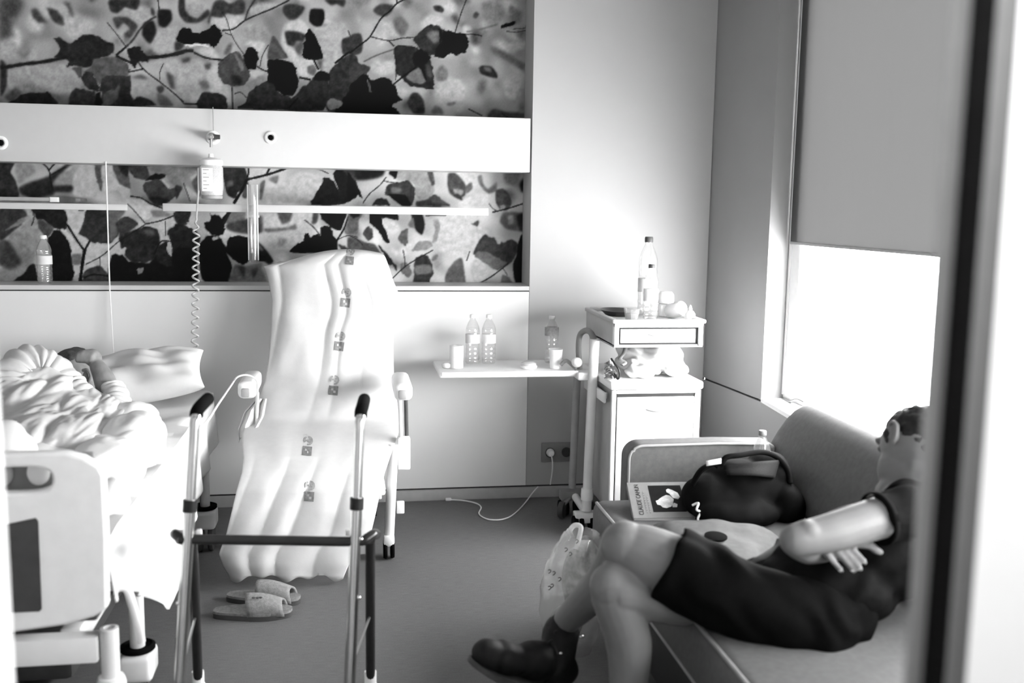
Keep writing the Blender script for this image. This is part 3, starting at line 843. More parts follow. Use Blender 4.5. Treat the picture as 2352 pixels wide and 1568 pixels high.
    o.location = (x0, WM, z0)
    tag(o, label, 'mural')
    return o

m = bpy.data.materials.new('leaf_print')
m.use_nodes = True
nt = m.node_tree
vc = nt.nodes.new('ShaderNodeVertexColor')
vc.layer_name = 'print'
nt.links.new(vc.outputs['Color'], nt.nodes['Principled BSDF'].inputs['Base Color'])
nt.nodes['Principled BSDF'].inputs['Roughness'].default_value = .5
nt.nodes['Principled BSDF'].inputs['Specular IOR Level'].default_value = .1
MATS['leaf_print'] = m
leaf_print('leaf_mural', 1.70, ZC - .01, 'U', 172, 3, 'printed mural of leafy branches above the white service panel')
leaf_print('leaf_mural', 1.034, 1.62, 'L', 196, 5, 'printed mural of leafy branches below the white service panel, behind the rails')

# ================================================================== WALL EQUIPMENT
sp = thing('service_panel', 'long white medical service panel running across the leaf mural', 'service panel', (-.7, W, 1.566))
bx('panel_body', (XL, W - .002, 1.566), (S_X - .009, WM, 1.813), 'service_white', sp, bev=.002)
def outlet(px, py, r):
    c = at_y(px, py, W - .002)
    M = Matrix.Rotation(math.radians(90), 3, 'X')
    bm = new_bm()
    lathe(bm, [(r, 0), (r, .006), (r * .8, .010), (r * .62, .010), (r * .6, .004), (r * .45, .004)], c, 20, M)
    o = obj('gas_outlet', bm, 'white_plastic', sp)
    bm = new_bm()
    lathe(bm, [(r * .44, .003), (r * .44, .011), (r * .3, .013)], c, 16, M)
    obj('outlet_core', bm, 'black_rubber', o)
    return c
outlet(622, 316, .027)
c = outlet(490, 316, .030)
outlet(2, 328, .030)
rg = thing('gas_regulator', 'small metal gas regulator plugged into the white service panel', 'regulator', c + V(0, -.014, 0))
bm = new_bm()
lathe(bm, [(.018, 0), (.018, .03), (.012, .034), (.012, .06), (.005, .062)], c + V(0, -.016, 0), 16, Matrix.Rotation(math.radians(90), 3, 'X'))
obj('valve_body', bm, 'chrome', rg)
bm = new_bm()
tube(bm, [c + V(.005, -.05, .0), c + V(.035, -.05, .0)], [.012, .010], 12)
obj('valve_knob', bm, 'dark_grey', rg)
bm = new_bm()
tube(bm, [c + V(-.004, -.05, -.012), c + V(-.004, -.05, -.045)], .006, 10)
obj('outlet_nipple', bm, 'steel', rg)
bm = new_bm()
tube(bm, [at_y(489, 246, W - .01), at_y(490, 300, W - .03)], .002, 6)
tag(obj('regulator_cord', bm, 'grey_plastic'), 'thin grey cord hanging down to the regulator on the service panel', 'cord')

def wall_rail(label, x0, x1, z0, z1, y0, y1):
    t = thing('equipment_rail', label, 'rail', ((x0 + x1) / 2, y1, z0))
    bx('rail_bar', (x0, y0, z0), (x1, y1, z1), 'service_white', t, bev=.003)
    for k in (.12, .5, .88):
        x = x0 + (x1 - x0) * k
        bx('rail_bracket', (x - .02, y1 - .004, z0 + .006), (x + .02, WM + .002, z1 - .006), 'steel', t)
    return t
p, q = at_y(373, 468, 4.60), at_y(1122, 495, 4.60)
wall_rail('white equipment rail crossing the lower mural behind the draped chair', p.x, q.x, 1.363, 1.397, 4.60, 4.62)
p, q = at_y(-60, 470, 4.76), at_y(291, 470, 4.76)
wall_rail('white equipment rail at the left, behind the pull cord', XL + .02, q.x, 1.362, 1.390, 4.76, 4.78)
p = at_y(134, 459, 4.74)
tr = thing('small_rail', 'short thin white rail just above the left equipment rail', 'rail', (p.x - .3, 4.76, p.z))
bx('rail_bar', (XL + .02, 4.735, p.z - .006), (p.x - .035, 4.755, p.z + .010), 'grey_plastic', tr, bev=.002)
bx('rail_cap', (p.x - .035, 4.733, p.z - .010), (p.x, 4.757, p.z + .012), 'white_plastic', tr, bev=.002)
for k in (-1.6, -1.2):
    bx('rail_bracket', (k - .01, 4.755, p.z - .004), (k + .01, WM + .002, p.z + .008), 'steel', tr)

# suction jar hung upside down under the regulator
ct, cb = at_y(485, 380, 4.56), at_y(487, 458, 4.56)
ij = thing('suction_jar', 'clear hanging medical jar with printed scale beneath the regulator', 'jar', cb)
h = ct.z - cb.z
bm = new_bm()
lathe(bm, [(.030, .006), (.046, .02), (.050, .05), (.050, h - .01), (.044, h)], cb, 24)
obj('jar_body', bm, 'milky_plastic', ij)
bm = new_bm()
lathe(bm, [(.020, 0), (.044, .004), (.046, .016)], cb, 24)
obj('jar_base', bm, 'grey_plastic', ij)
bm = new_bm()
box(bm, (cb.x - .034, cb.y - .0525, cb.z + .035), (cb.x + .012, cb.y - .0505, cb.z + h - .012))
lb = obj('scale_label', bm, 'paper', ij)
for k in range(6):
    bx('scale_mark', (cb.x - .028, cb.y - .0532, cb.z + .045 + k * .016), (cb.x - (.004 if k % 2 else .014), cb.y - .0525, cb.z + .048 + k * .016), 'grey_plastic', lb)
bm = new_bm()
lathe(bm, [(.047, h), (.050, h + .006), (.050, h + .022), (.04, h + .03), (.012, h + .034), (.010, h + .05)], cb, 24)
obj('jar_lid', bm, 'white_plastic', ij)
bm = new_bm()
box(bm, (cb.x - .012, cb.y + .049, cb.z + h - .03), (cb.x + .012, WM + .002, cb.z + h))
obj('jar_hook', bm, 'steel', ij)

# clear tube holder over the rail
a, b = at_y(580, 424, 4.575), at_y(583, 602, 4.575)
tb = thing('catheter_tube', 'tall clear plastic tube holder clipped to the equipment rail', 'tube', b)
bm = new_bm()
hh = a.z - b.z
lathe(bm, [(.021, 0), (.0225, .004), (.0225, hh), (.0195, hh), (.0195, .006)], b, 16)
obj('tube_body', bm, 'clear_plastic', tb)
for sx in (-.021, .021):
    bm = new_bm()
    tube(bm, [b + V(sx, -.008, .01), b + V(sx, -.008, hh)], .0022, 6)
    obj('tube_rib', bm, 'white_plastic', tb)
bx('tube_clip', (b.x - .026, b.y + .004, 1.34), (b.x + .026, 4.60, 1.352), 'milky_plastic', tb)
bm = new_bm()
lathe(bm, [(.018, .01), (.018, .04)], b, 14)
obj('tube_plug', bm, 'dark_grey', tb)

# pull cord and coiled call cable
pc = thing('pull_cord', 'thin straight white pull cord hanging in front of the left mural', 'cord', at_y(262, 836, 4.60))
bm = new_bm()
tube(bm, [at_y(243, 371, 4.646), at_y(252, 663, 4.63), at_y(262, 836, 4.60)], .003, 6)
obj('cord', bm, 'white_plastic', pc)
bm = new_bm()
lathe(bm, [(.002, 0), (.008, .004), (.006, .02), (.002, .024)], at_y(262, 840, 4.60), 12)
obj('cord_toggle', bm, 'white_plastic', pc)
bm = new_bm()
pts = []
top, bot = at_y(451, 500, 4.5), at_y(446, 900, 4.3)
n = 360
turns = 19
for i in range(n + 1):
    t = i / n
    p = top.lerp(bot, t)
    am = .013 * min(1, t * 12) * (1 if t < .97 else 0.4)
    a = t * turns * 2 * math.pi
    pts.append(p + V(math.cos(a) * am, math.sin(a) * am * .8, 0))
pre = [at_y(455, 385, 4.52), at_y(456, 440, 4.52), at_y(452, 485, 4.51)]
tube(bm, pre + pts, .0042, 6)
tag(obj('coiled_cable', bm, 'cable_grey'), 'long grey coiled cable hanging from the wall down behind the bed', 'cable')

# socket plate with plug, and cable on the floor
p0, p1 = at_y(1243, 1016, W), at_y(1313, 1058, W)
sk = thing('socket_plate', 'dark double wall socket plate low on the wall beside the table', 'socket', ((p0.x + p1.x) / 2, W, p1.z))
bx('plate', (p0.x, W - .012, p1.z), (p1.x, W, p0.z), 'mid_grey', sk, bev=.004)
for k, cx in enumerate((p0.x + .042, p1.x - .030)):
    bm = new_bm()
    lathe(bm, [(.024, 0), (.024, .006), (.020, .006), (.019, .001), (.002, .001)], (cx, W - .0115, (p0.z + p1.z) / 2), 20, Matrix.Rotation(math.radians(90), 3, 'X'))
    obj('socket_well', bm, 'dark_grey', sk)
pg = thing('power_plug', 'white power plug in the left wall socket', 'plug', (p0.x + .042, W - .02, (p0.z + p1.z) / 2))
bm = new_bm()
lathe(bm, [(.019, 0), (.019, .02), (.014, .034), (.006, .036)], (p0.x + .042, W - .0125, (p0.z + p1.z) / 2 + .002), 16, Matrix.Rotation(math.radians(90), 3, 'X'))
obj('plug_body', bm, 'white_plastic', pg)
bm = new_bm()
c = V(p0.x + .042, W - .045, (p0.z + p1.z) / 2 - .004)
tube(bm, spline([c, c + V(.004, -.012, -.03), c + V(.006, -.004, -.08), c + V(.0, .01, -.15)], 5), .003, 6)
obj('plug_cable', bm, 'white_plastic', pg)
bm = new_bm()
fp = [(1236, 1117), (1222, 1133), (1208, 1152), (1190, 1172), (1172, 1186), (1150, 1193), (1125, 1193), (1108, 1187), (1100, 1178), (1105, 1165), (1095, 1156), (1070, 1150), (1048, 1148), (1036, 1146)]
P = []
for i, (x, y) in enumerate(fp):
    if i == 0:
        P.append(at_y(x, y, W - .016))
    elif i == 1:
        P.append(at_y(x, y, W - .03))
    else:
        p = at_z(x, y, .004)
        p.y = min(p.y, W - .02)
        P.append(p)
tube(bm, spline(P, 5), .0032, 6)
fc = thing('floor_cable', 'thin white cable curling over the floor by the skirting board', 'cable', P[-1])
obj('cable', bm, 'white_plastic', fc)
bm = new_bm()
e = P[-1]
box(bm, e + V(-.028, -.008, -.003), e + V(0, .008, .010), .003)
obj('cable_plug', bm, 'white_plastic', fc)

# ================================================================== BOTTLES
def bottle(label, loc, h, r, cap='white_plastic', lab=(.42, .62), group=None, lab_mat='paper', ribs=True, body='clear_plastic'):
    loc = Vector(loc)
    t = thing('water_bottle', label, 'bottle', loc, group)
    prof = [(r * .55, .004), (r * .85, 0), (r, .008)]
    z = .012
    N = 26
    for i in range(N + 1):
        u = i / N
        zz = .012 + u * h * .66
        rr = r * (1 - (.05 * (.5 + .5 * math.cos(u * 2 * math.pi * 7)) if ribs and not (lab[0] - .02 < zz / h < lab[1] + .02) else 0.0))
        prof.append((rr, zz))
    for u in (.15, .35, .55, .75, .9, 1.0):
        prof.append((r + (r * .36 - r) * (u ** 1.6 if u < 1 else 1), h * (.675 + .235 * u)))
    prof += [(r * .38, h * .925), (r * .36, h * .95)]
    bm = new_bm()
    lathe(bm, prof, loc, 22)
    obj('bottle_body', bm, body, t, angle=60)
    bm = new_bm()
    lathe(bm, [(r * .42, h * .93), (r * .44, h * .935), (r * .44, h * .985), (r * .38, h)], loc, 18)
    obj('bottle_cap', bm, cap, t)
    if lab:
        bm = new_bm()
        lathe(bm, [(r * 1.0, h * lab[0]), (r * 1.015, h * lab[0]), (r * 1.015, h * lab[1]), (r * 1.0, h * lab[1])], loc, 22)
        obj('bottle_label', bm, lab_mat, t)
    return t

def cup(name, label, loc, h, r0, r1, m, cat='cup'):
    bm = new_bm()
    lathe(bm, [(r0 * .9, 0), (r0, .002), (r1, h), (r1 * 1.04, h), (r1 * .93, h - .002), (r0 * .9, .004)], loc, 20)
    return tag(obj(name, bm, m), label, cat)

lp = at_z(105, 650, 1.032)
bottle('clear ribbed water bottle with white label standing on the mural ledge', (lp.x, 4.76, 1.032), .215, .033, lab=(.40, .58))

# ================================================================== BED (left)
BX0, BX1 = -1.50, -.585
FY = 2.37
bed = thing('hospital_bed', 'white hospital bed with a plastic footboard at the left', 'bed', (-1.04, 3.3, 0))
# footboard: a rounded board with a hand hole
bm = new_bm()
def fb_outline():
    L = []
    zt = lambda x: .832 - .045 * max(0.0, (x + .66) / .10) ** 2.0
    xs = np.linspace(-1.04, -.572, 14)
    top = [(x, zt(x)) for x in xs]
    side = [(-.563, .775), (-.562, .62), (-.567, .455)]
    bot = [(-.600, .434), (-.66, .418), (-.78, .406), (-.90, .402), (-1.04, .402)]
    return top + side + bot
half = fb_outline()
full = [(x, z) for x, z in half] + [(-2.08 - x, z) for x, z in half[::-1]][1:-1]
HOLE_C, HA, HB = (-.758, .765), .082, .030
def hole(cx):
    return [(cx + HA * math.copysign(abs(math.cos(a)) ** .6, math.cos(a)), HOLE_C[1] + .004 + HB * math.copysign(abs(math.sin(a)) ** .7, math.sin(a))) for a in np.linspace(0, 2 * math.pi, 25)[:-1]]
def board_with_holes(bm, outline, holes, y0, y1):
    for y in (y0, y1):
        loops = [outline] + holes
        es = []
        for lp_ in loops:
            vs = [bm.verts.new((x, y, z)) for x, z in lp_]
            for i in range(len(vs)):
                es.append(bm.edges.new((vs[i], vs[(i + 1) % len(vs)])))
        bmesh.ops.triangle_fill(bm, use_beauty=True, use_dissolve=False, edges=es)
    bm.verts.ensure_lookup_table()
    n = len(outline) + sum(len(h) for h in holes)
    vs = list(bm.verts)
    k = 0
    for lp_ in [outline] + holes:
        m_ = len(lp_)
        for i in range(m_):
            bm.faces.new((vs[k + i], vs[k + (i + 1) % m_], vs[n + k + (i + 1) % m_], vs[n + k + i]))
        k += m_
board_with_holes(bm, full, [hole(HOLE_C[0]), hole(-2.08 - HOLE_C[0])], FY - .018, FY + .018)
fb = obj('footboard', bm, 'white_plastic', bed, angle=30)
md = fb.modifiers.new('round', 'BEVEL')
md.width = .008
md.segments = 3
md.limit_method = 'ANGLE'
bm = new_bm()
prism(bm, [(-.716, FY - .019, .457), (-.711, FY - .019, .462), (-.709, FY - .019, .672), (-.714, FY - .019, .680), (-.80, FY - .019, .663), (-.85, FY - .019, .655), (-.85, FY - .019, .457)], (0, -.003, 0))
obj('info_panel', bm, 'dark_grey', fb, smooth=False)
bx('headboard', (-1.48, 4.44, .40), (-.66, 4.48, .72), 'white_plastic', bed, bev=.02)
# under-frame
bx('end_beam', (-1.47, FY + .05, .288), (-.61, FY + .10, .356), 'white_metal', bed, bev=.008)
bx('end_beam', (-1.47, 4.25, .288), (-.61, 4.30, .356), 'white_metal', bed, bev=.008)
bx('side_beam', (-1.42, FY + .1, .30), (-1.37, 4.3, .36), 'white_metal', bed, bev=.008)
bx('side_beam', (-.71, FY + .1, .30), (-.66, 4.3, .36), 'white_metal', bed, bev=.008)
for x in (-1.49, -.587):
    bm = new_bm()
    lathe(bm, [(.016, .235), (.022, .24), (.022, .368), (.014, .369), (.014, .35)], (x, FY + .075, 0), 18)
    obj('corner_sleeve', bm, 'white_metal', bed)
    bm = new_bm()
    lathe(bm, [(.024, .19), (.034, .20), (.036, .225), (.030, .244), (.015, .246)], (x, FY + .075, 0), 18)
    obj('sleeve_collar', bm, 'white_plastic', bed)
for x in (-1.42, -.585):
    for y in (2.74, 4.05):
        bm = new_bm()
        box(bm, (x - .045, y - .055, .10), (x + .045, y + .055, .176), .016, 3)
        cb_ = obj('caster_hood', bm, 'white_plastic', bed)
        bm = new_bm()
        lathe(bm, [(.044, .177), (.047, .180), (.047, .190), (.040, .193), (.036, .188), (.004, .187)], (x, y, 0), 24)
        obj('caster_disc', bm, 'black_rubber', cb_)
        bm = new_bm()
        for sx in (-.022, .022):
            lathe(bm, [(.02, -.009), (.055, -.009), (.058, 0), (.055, .009), (.02, .009)], (x + sx, y, .058), 20, Matrix.Rotation(math.radians(90), 3, 'Y'))
        obj('caster_wheels', bm, 'dark_grey', bed)
        bm = new_bm()
        tube(bm, [(x, y, .18), (x, y, .40)], .020, 14)
        obj('caster_post', bm, 'white_metal', bed)
# lift mechanism and folded side rail seen under the sheet
bm = new_bm()
tube(bm, spline([(-.60, 2.43, .47), (-.575, 2.44, .475), (-.548, 2.46, .462), (-.538, 2.47, .42), (-.530, 2.50, .34), (-.527, 2.51, .30)], 5), .011, 10)
obj('rail_handle', bm, 'white_plastic', bed)
bx('mattress_retainer', (-1.3, FY + .045, .66), (-.60, FY + .060, .815), 'mid_grey', bed, bev=.005)
for x_ in (-.80, -.72):
    bm = new_bm()
    ell(bm, (x_, FY + .035, .772), (.026, .012, .030))
    obj('retainer_knob', bm, 'grey_plastic' if x_ < -.75 else 'white_plastic', bed)
bx('lift_column', (-1.25, 2.9, .02), (-.80, 3.8, .28), 'dark_grey', bed, bev=.02)
bx('bed_deck', (BX0 + .02, FY + .04, .40), (BX1 - .02, 4.42, .445), 'dark_grey', bed, bev=.008)
mt = thing('mattress', 'thick mattress under white sheets on the hospital bed', 'mattress', (-1.04, 3.4, .445))
bm = new_bm()
box(bm, (BX0, FY + .03, .446), (BX1, 4.41, .60), .03, 3)
obj('mattress_body', bm, 'bed_linen', mt)

# white sheet: lies on the mattress and hangs down the near side
bm = new_bm()
rows = []
ny, nk = 70, 46
for i in range(ny):
    y = 2.40 + (4.30 - 2.40) * i / (ny - 1)
    # hem height: lowest where the sheet trails furthest
    hem = np.interp(y, [2.40, 2.52, 2.75, 3.0, 3.2, 3.5, 3.8, 4.3], [.46, .44, .33, .19, .22, .28, .34, .40])
    out = np.interp(y, [2.40, 2.7, 3.05, 3.3, 3.8, 4.3], [.008, .016, .045, .03, .012, .008])
    row = []
    for k in range(nk):
        s = k / (nk - 1)
        if s < .35:
            t = s / .35
            x = -1.42 + (BX1 + .004 + 1.42) * t
            z = .604 + .004
            z += fold((x * 3, y * 3, 0), .012, 2.2, 1)
            x_ = x
        else:
            t = (s - .35) / .65
            drop = (.606 - hem) * t
            x_ = BX1 + .010 + out * t ** 1.2 + .012 * math.sin(y * 22 + 2 * math.sin(y * 5)) * t
            z = .606 - drop - .01 * (1 - (1 - t) ** 4)
            z += fold((y * 4, t * 2, 0), .006, 2, 3)
        row.append(V(x_, y + fold((x_, y, z), .012, 3, 5), z))
    rows.append(row)
grid(bm, rows)
sh = obj('bed_sheet', bm, 'bed_linen', None, angle=80, solid=.004)
tag(sh, 'crumpled white sheet hanging over the near side of the bed', 'sheet')

# pillow
def cushion(bm, c, sx, sy, sz, M=None, n=18, pinch=.75, wr=.01, seed=0):
    vs = []
    for i in range(n + 1):
        for side in (1, -1):
            pass
    top, bot = [], []
    for i in range(n + 1):
        u = -1 + 2 * i / n
        rt, rb_ = [], []
        for j in range(n + 1):
            v = -1 + 2 * j / n
            hgt = ((1 - abs(u) ** 2.6) * (1 - abs(v) ** 2.6)) ** .5 if abs(u) < 1 and abs(v) < 1 else 0
            k = 1 - .06 * (1 - max(abs(u), abs(v))) * 0
            # sides pulled in between the corners
            x = u * sx * (1 - .07 * (1 - v * v))
            y = v * sy * (1 - .07 * (1 - u * u))
            w = fold((u * 2, v * 2, 0), wr, 1.4, seed)
            p1 = V(x, y, hgt * sz + w * hgt)
            p2 = V(x, y, -hgt * sz * .8)
            if M is not None:
                p1, p2 = M @ p1, M @ p2
            rt.append(bm.verts.new(p1 + Vector(c)))
            rb_.append(bm.verts.new(p2 + Vector(c)))
        top.append(rt)
        bot.append(rb_)
    for i in range(n):
        for j in range(n):
            bm.faces.new((top[i][j], top[i + 1][j], top[i + 1][j + 1], top[i][j + 1]))
            bm.faces.new((bot[i][j], bot[i][j + 1], bot[i + 1][j + 1], bot[i + 1][j]))
    bmesh.ops.remove_doubles(bm, verts=bm.verts, dist=.0004)
bm = new_bm()
cushion(bm, (-.87, 4.10, .70), .30, .21, .085, Matrix.Rotation(math.radians(14), 3, 'X') @ Matrix.Rotation(math.radians(-6), 3, 'Y') @ Matrix.Rotation(math.radians(8), 3, 'Z'), n=22, wr=.03)
po = obj('pillow', bm, 'bed_linen', None, angle=80)
md = po.modifiers.new('soft', 'SUBSURF')
md.levels = md.render_levels = 1
tag(po, 'plump white pillow at the head of the hospital bed', 'pillow')

# blanket bundle over the feet, at the footboard
bm = new_bm()
for c, r in (((-.86, 2.62, .70), (.09, .10, .15)), ((-.99, 2.62, .69), (.12, .12, .15)), ((-.92, 2.85, .65), (.2, .25, .09))):
    ell(bm, c, r, u=24, v=16)
o = obj('blanket', bm, 'bed_linen', None)
bake(o, .012, 8)
displace(o, lambda w: ridge(w, .012, (7, 5, 9), 2, 1.0), .616)
tag(o, 'white blanket bunched over the feet behind the footboard', 'blanket')
# heap of loose sheet at the near edge
bm = new_bm()
for c, r in (((-.70, 2.90, .645), (.11, .22, .085)), ((-.665, 3.15, .66), (.10, .20, .09)), ((-.72, 3.38, .655), (.10, .20, .08)), ((-.66, 2.66, .62), (.08, .16, .055))):
    ell(bm, c, r, u=24, v=16)
o = obj('folded_quilt', bm, 'bed_linen', None)
bake(o, .008, 12)
displace(o, lambda w: ridge(w, .016, (8, 3, 7), 2, 1.0) + ridge(w, .006, (20, 9, 20), 4, 1.0), .616)
tag(o, 'rumpled white quilt lying along the near edge of the bed', 'quilt')

# ------------------------------------------------------------------ the patient in bed
pt = thing('person', 'patient in a white gown lying curled on the bed, fist raised to the head', 'person', (-1.05, 3.45, .61))
bm = new_bm()
head_c = at_y(180, 872, 3.80)
# head
Mh = Matrix.Rotation(math.radians(25), 3, 'Z') @ Matrix.Rotation(math.radians(-30), 3, 'Y')
ell(bm, head_c, (.082, .095, .105), Mh, 20, 14)
ell(bm, head_c + V(.035, -.045, -.045), (.055, .055, .06), Mh, 16, 10)      # jaw
ell(bm, head_c + V(.062, -.082, -.010), (.016, .02, .026), Mh, 12, 8)       # nose
ell(bm, head_c + V(.045, -.08, -.055), (.024, .016, .012), Mh, 12, 8)       # lips
limb(bm, [head_c + V(-.01, -.02, -.07), head_c + V(-.03, -.13, -.10)], [.055, .06])
# forearm and fist
fist = at_y(208, 812, 3.60)
wrist = at_y(222, 838, 3.58)
elbow = at_y(256, 905, 3.52)
limb(bm, [elbow + V(.0, 0, -.03), at_y(240, 872, 3.55), wrist], [.042, .036, .025])
ell(bm, fist.lerp(wrist, .38), (.030, .022, .034), Matrix.Rotation(math.radians(-25), 3, 'Y'))
for k in range(4):
    # curled fingers of unequal length
    b0 = fist + V(-.024 + .014 * k, -.012, .010 - .003 * abs(k - 1))
    L = [.030, .034, .032, .025][k]
    limb(bm, [b0, b0 + V(-.006, -.022, -.004), b0 + V(-.012, -.024, -L * .8), b0 + V(-.006, -.006, -L)], [.0085, .0085, .008, .007], 4, 10)
limb(bm, [fist + V(.018, -.008, -.024), fist + V(.012, -.030, -.012), fist + V(-.008, -.036, -.010)], [.010, .010, .008], 4, 10)
bd = obj('body', bm, 'patient_skin', pt)
bake(bd, .0045, 4)
# ear and hair
bm = new_bm()
ec = at_y(199, 868, 3.69)
tube(bm, spline([ec + V(-.012, 0, .028), ec + V(.008, -.008, .030), ec + V(.016, -.008, .010), ec + V(.006, -.006, -.016), ec + V(-.008, 0, -.024)], 5), [.006] * 21, 8)
ell(bm, ec + V(-.002, .003, .002), (.012, .008, .024))
obj('ear', bm, 'patient_skin', bd)
bm = new_bm()
ell(bm, head_c + V(-.012, .018, .022), (.086, .092, .096), Mh, 22, 14)
for i in range(40):
    a, b = random.uniform(0, 6.28), random.uniform(.2, 1.2)
    d = V(math.cos(a) * math.cos(b), math.sin(a) * math.cos(b), math.sin(b))
    ell(bm, head_c + V(-.012, .018, .022) + Mh @ V(d.x * .08, d.y * .085, d.z * .09), (.016, .016, .012), None, 8, 6)
hr = obj('hair', bm, 'grey_hair', bd)
bake(hr, .006, 2)
# gown: torso with the two sleeves as pieces of their own
P = lambda x, y, Y: at_y(x, y, Y)
bm = new_bm()
ell(bm, P(130, 985, 3.30), (.20, .30, .12), Matrix.Rotation(math.radians(-14), 3, 'Z'), 26, 18)
ell(bm, P(70, 945, 3.40), (.18, .22, .14), None, 22, 16)
ell(bm, P(60, 1020, 3.05), (.20, .26, .10), None, 22, 16)
limb(bm, [P(150, 950, 3.40), P(215, 960, 3.40), P(255, 955, 3.42)], [.08, .07, .05], 6, 16)
limb(bm, [P(120, 1000, 3.2), P(200, 1000, 3.15), P(150, 1040, 2.95)], [.10, .08, .08], 6, 16)
gw = obj('gown', bm, 'gown_cotton', pt)
bake(gw, .007, 10)
displace(gw, lambda w: ridge((w.x + w.z * .8, w.y, w.z - w.x * .9), .020, (3.0, 3.5, 12), 3, 1.0) + ridge((w.x + w.z, w.y, w.z - w.x), .007, (6, 8, 30), 5, 1.0), .616)
def sleeve(name, pts_, radii, wr):
    bm = new_bm()
    P_ = spline(pts_, 14)
    R_ = interp(radii, len(P_))
    R_ = [r * (1 + wr * (abs(math.sin(i * .55 + 1.5 * math.sin(i * .21))) - .5)) for i, r in enumerate(R_)]
    tube(bm, P_, R_, 28)
    o_ = obj(name, bm, 'gown_cotton', gw, angle=80)
    displace(o_, lambda w: ridge(w, .010, (9, 9, 9), 6, 1.0))
    return o_
sleeve('sleeve', [P(22, 915, 3.32), P(30, 872, 3.40), P(74, 838, 3.46), P(124, 858, 3.48), P(160, 892, 3.46), P(205, 930, 3.42), P(240, 950, 3.40)], [.08, .078, .066, .058, .054, .048, .04], .16)
sleeve('sleeve', [P(256, 884, 3.515), P(264, 908, 3.49), P(268, 932, 3.46), P(258, 955, 3.43)], [.036, .044, .050, .05], .14)

# ================================================================== WALKER
wk = thing('walking_frame', 'chrome folding walking frame with black grips and dark crossbar', 'walker', (-.2, 2.6, 0))
TL, TR = at_y(447, 975, 2.50), at_y(826, 975, 2.50)
BL, BR = at_y(413, 1568, 2.44), at_y(804, 1568, 2.44)
for T, B, sd in ((TL, BL, -1), (TR, BR, 1)):
    d = (B - T) / (T.z - B.z)
    foot = B + d * B.z
    mid = T + d * (T.z - .665)
    bm = new_bm()
    topb = T + V(.004, .02, .030)
    tube(bm, spline([T + d * .30, T + d * .05, T, T + V(.002, .006, .016), topb, topb + V(.004, .05, .008)], 5), .0125, 14)
    obj('handle_tube', bm, 'chrome', wk)
    bm = new_bm()
    tube(bm, spline([T + V(.003, .010, .020), topb, topb + V(.004, .03, .006), topb + V(.010, .12, .008)], 5), [.0165] * 15 + [.0165], 14)
    obj('hand_grip', bm, 'black_rubber', wk)
    bm = new_bm()
    tube(bm, [T + d * .19, foot + V(0, 0, .03)], .0145, 14)
    lg = obj('leg', bm, 'chrome', wk)
    bm = new_bm()
    tube(bm, [T + d * .185, T + d * .215], .0175, 14)
    obj('leg_collar', bm, 'black_plastic', lg)
    bm = new_bm()
    lathe(bm, [(.022, 0), (.022, .012), (.0175, .02), (.0175, .06)], V(foot.x, foot.y, 0), 14)
    obj('rubber_foot', bm, 'black_rubber', lg)
    for zz in (.29, .44):
        bm = new_bm()
        q = T + d * zz
        ell(bm, q + V(sd * .014, -.004, 0), (.006, .006, .006))
        obj('leg_bolt', bm, 'chrome', lg)
    # rear leg from the crossbar down
    r0 = at_y(442 if sd < 0 else 850, 1238, 2.60)
    r1 = at_z(455 if sd < 0 else 851, 1560, .03)
    bm = new_bm()
    tube(bm, spline([r0 + V(0, -.01, 0), r0.lerp(r1, .3), r0.lerp(r1, .7), r1], 4), .0135, 12)
    lg2 = obj('leg', bm, 'dark_tube', wk)
    bm = new_bm()
    lathe(bm, [(.022, 0), (.022, .012), (.0175, .02), (.0175, .055)], V(r1.x, r1.y, 0), 14)
    obj('rubber_foot', bm, 'white_plastic', lg2)
    bm = new_bm()
    pa, pb = r0.lerp(r1, .52), T + d * .62
    tube(bm, [pa, pb], .0035, 8)
    obj('fold_link', bm, 'steel', wk)
bm = new_bm()
cb0, cb1 = at_y(402, 1226, 2.50), at_y(858, 1226, 2.50)
a, b = at_y(430, 1238, 2.475), at_y(815, 1243, 2.475)
rl, rr_ = at_y(442, 1228, 2.62), at_y(850, 1230, 2.62)
tube(bm, spline([rl, (rl + cb0) / 2 + V(-.012, 0, 0), cb0, a.lerp(cb0, .35) + V(0, -.012, 0), a, a.lerp(b, .5), b, b.lerp(cb1, .65) + V(0, -.012, 0), cb1, (rr_ + cb1) / 2 + V(.012, 0, 0), rr_], 5), .0125, 14)
obj('crossbar', bm, 'dark_tube', wk)
for px in (449, 824):
    bm = new_bm()
    q = at_y(px + (8 if px < 500 else -24), 1222, 2.505)
    box(bm, q - V(.007, .007, .007), q + V(.007, .007, .007), .002)
    obj('lock_button', bm, 'white_metal', wk)

# ================================================================== RECLINER under a white sheet
rc = thing('recliner_chair', 'wheeled hospital recliner chair hidden under a white sheet', 'armchair', (-.12, 3.95, 0))
bm = new_bm()
Mb = Matrix.Translation((-.12, 4.405, .82)) @ Matrix.Rotation(math.radians(-26), 4, 'X')
box(bm, (-.215, -.035, -.36), (.215, .035, .36), .03, 3, Mb)
obj('backrest', bm, 'grey_plastic', rc)
bx('seat', (-.36, 3.72, .33), (.11, 4.22, .395), 'grey_plastic', rc, bev=.03)
bx('seat_frame', (-.36, 3.76, .29), (.13, 4.2, .328), 'white_metal', rc, bev=.01)
bm = new_bm()
box(bm, (-.34, 3.700, .08), (.06, 3.715, .33), .006)
obj('footrest', bm, 'grey_plastic', rc)
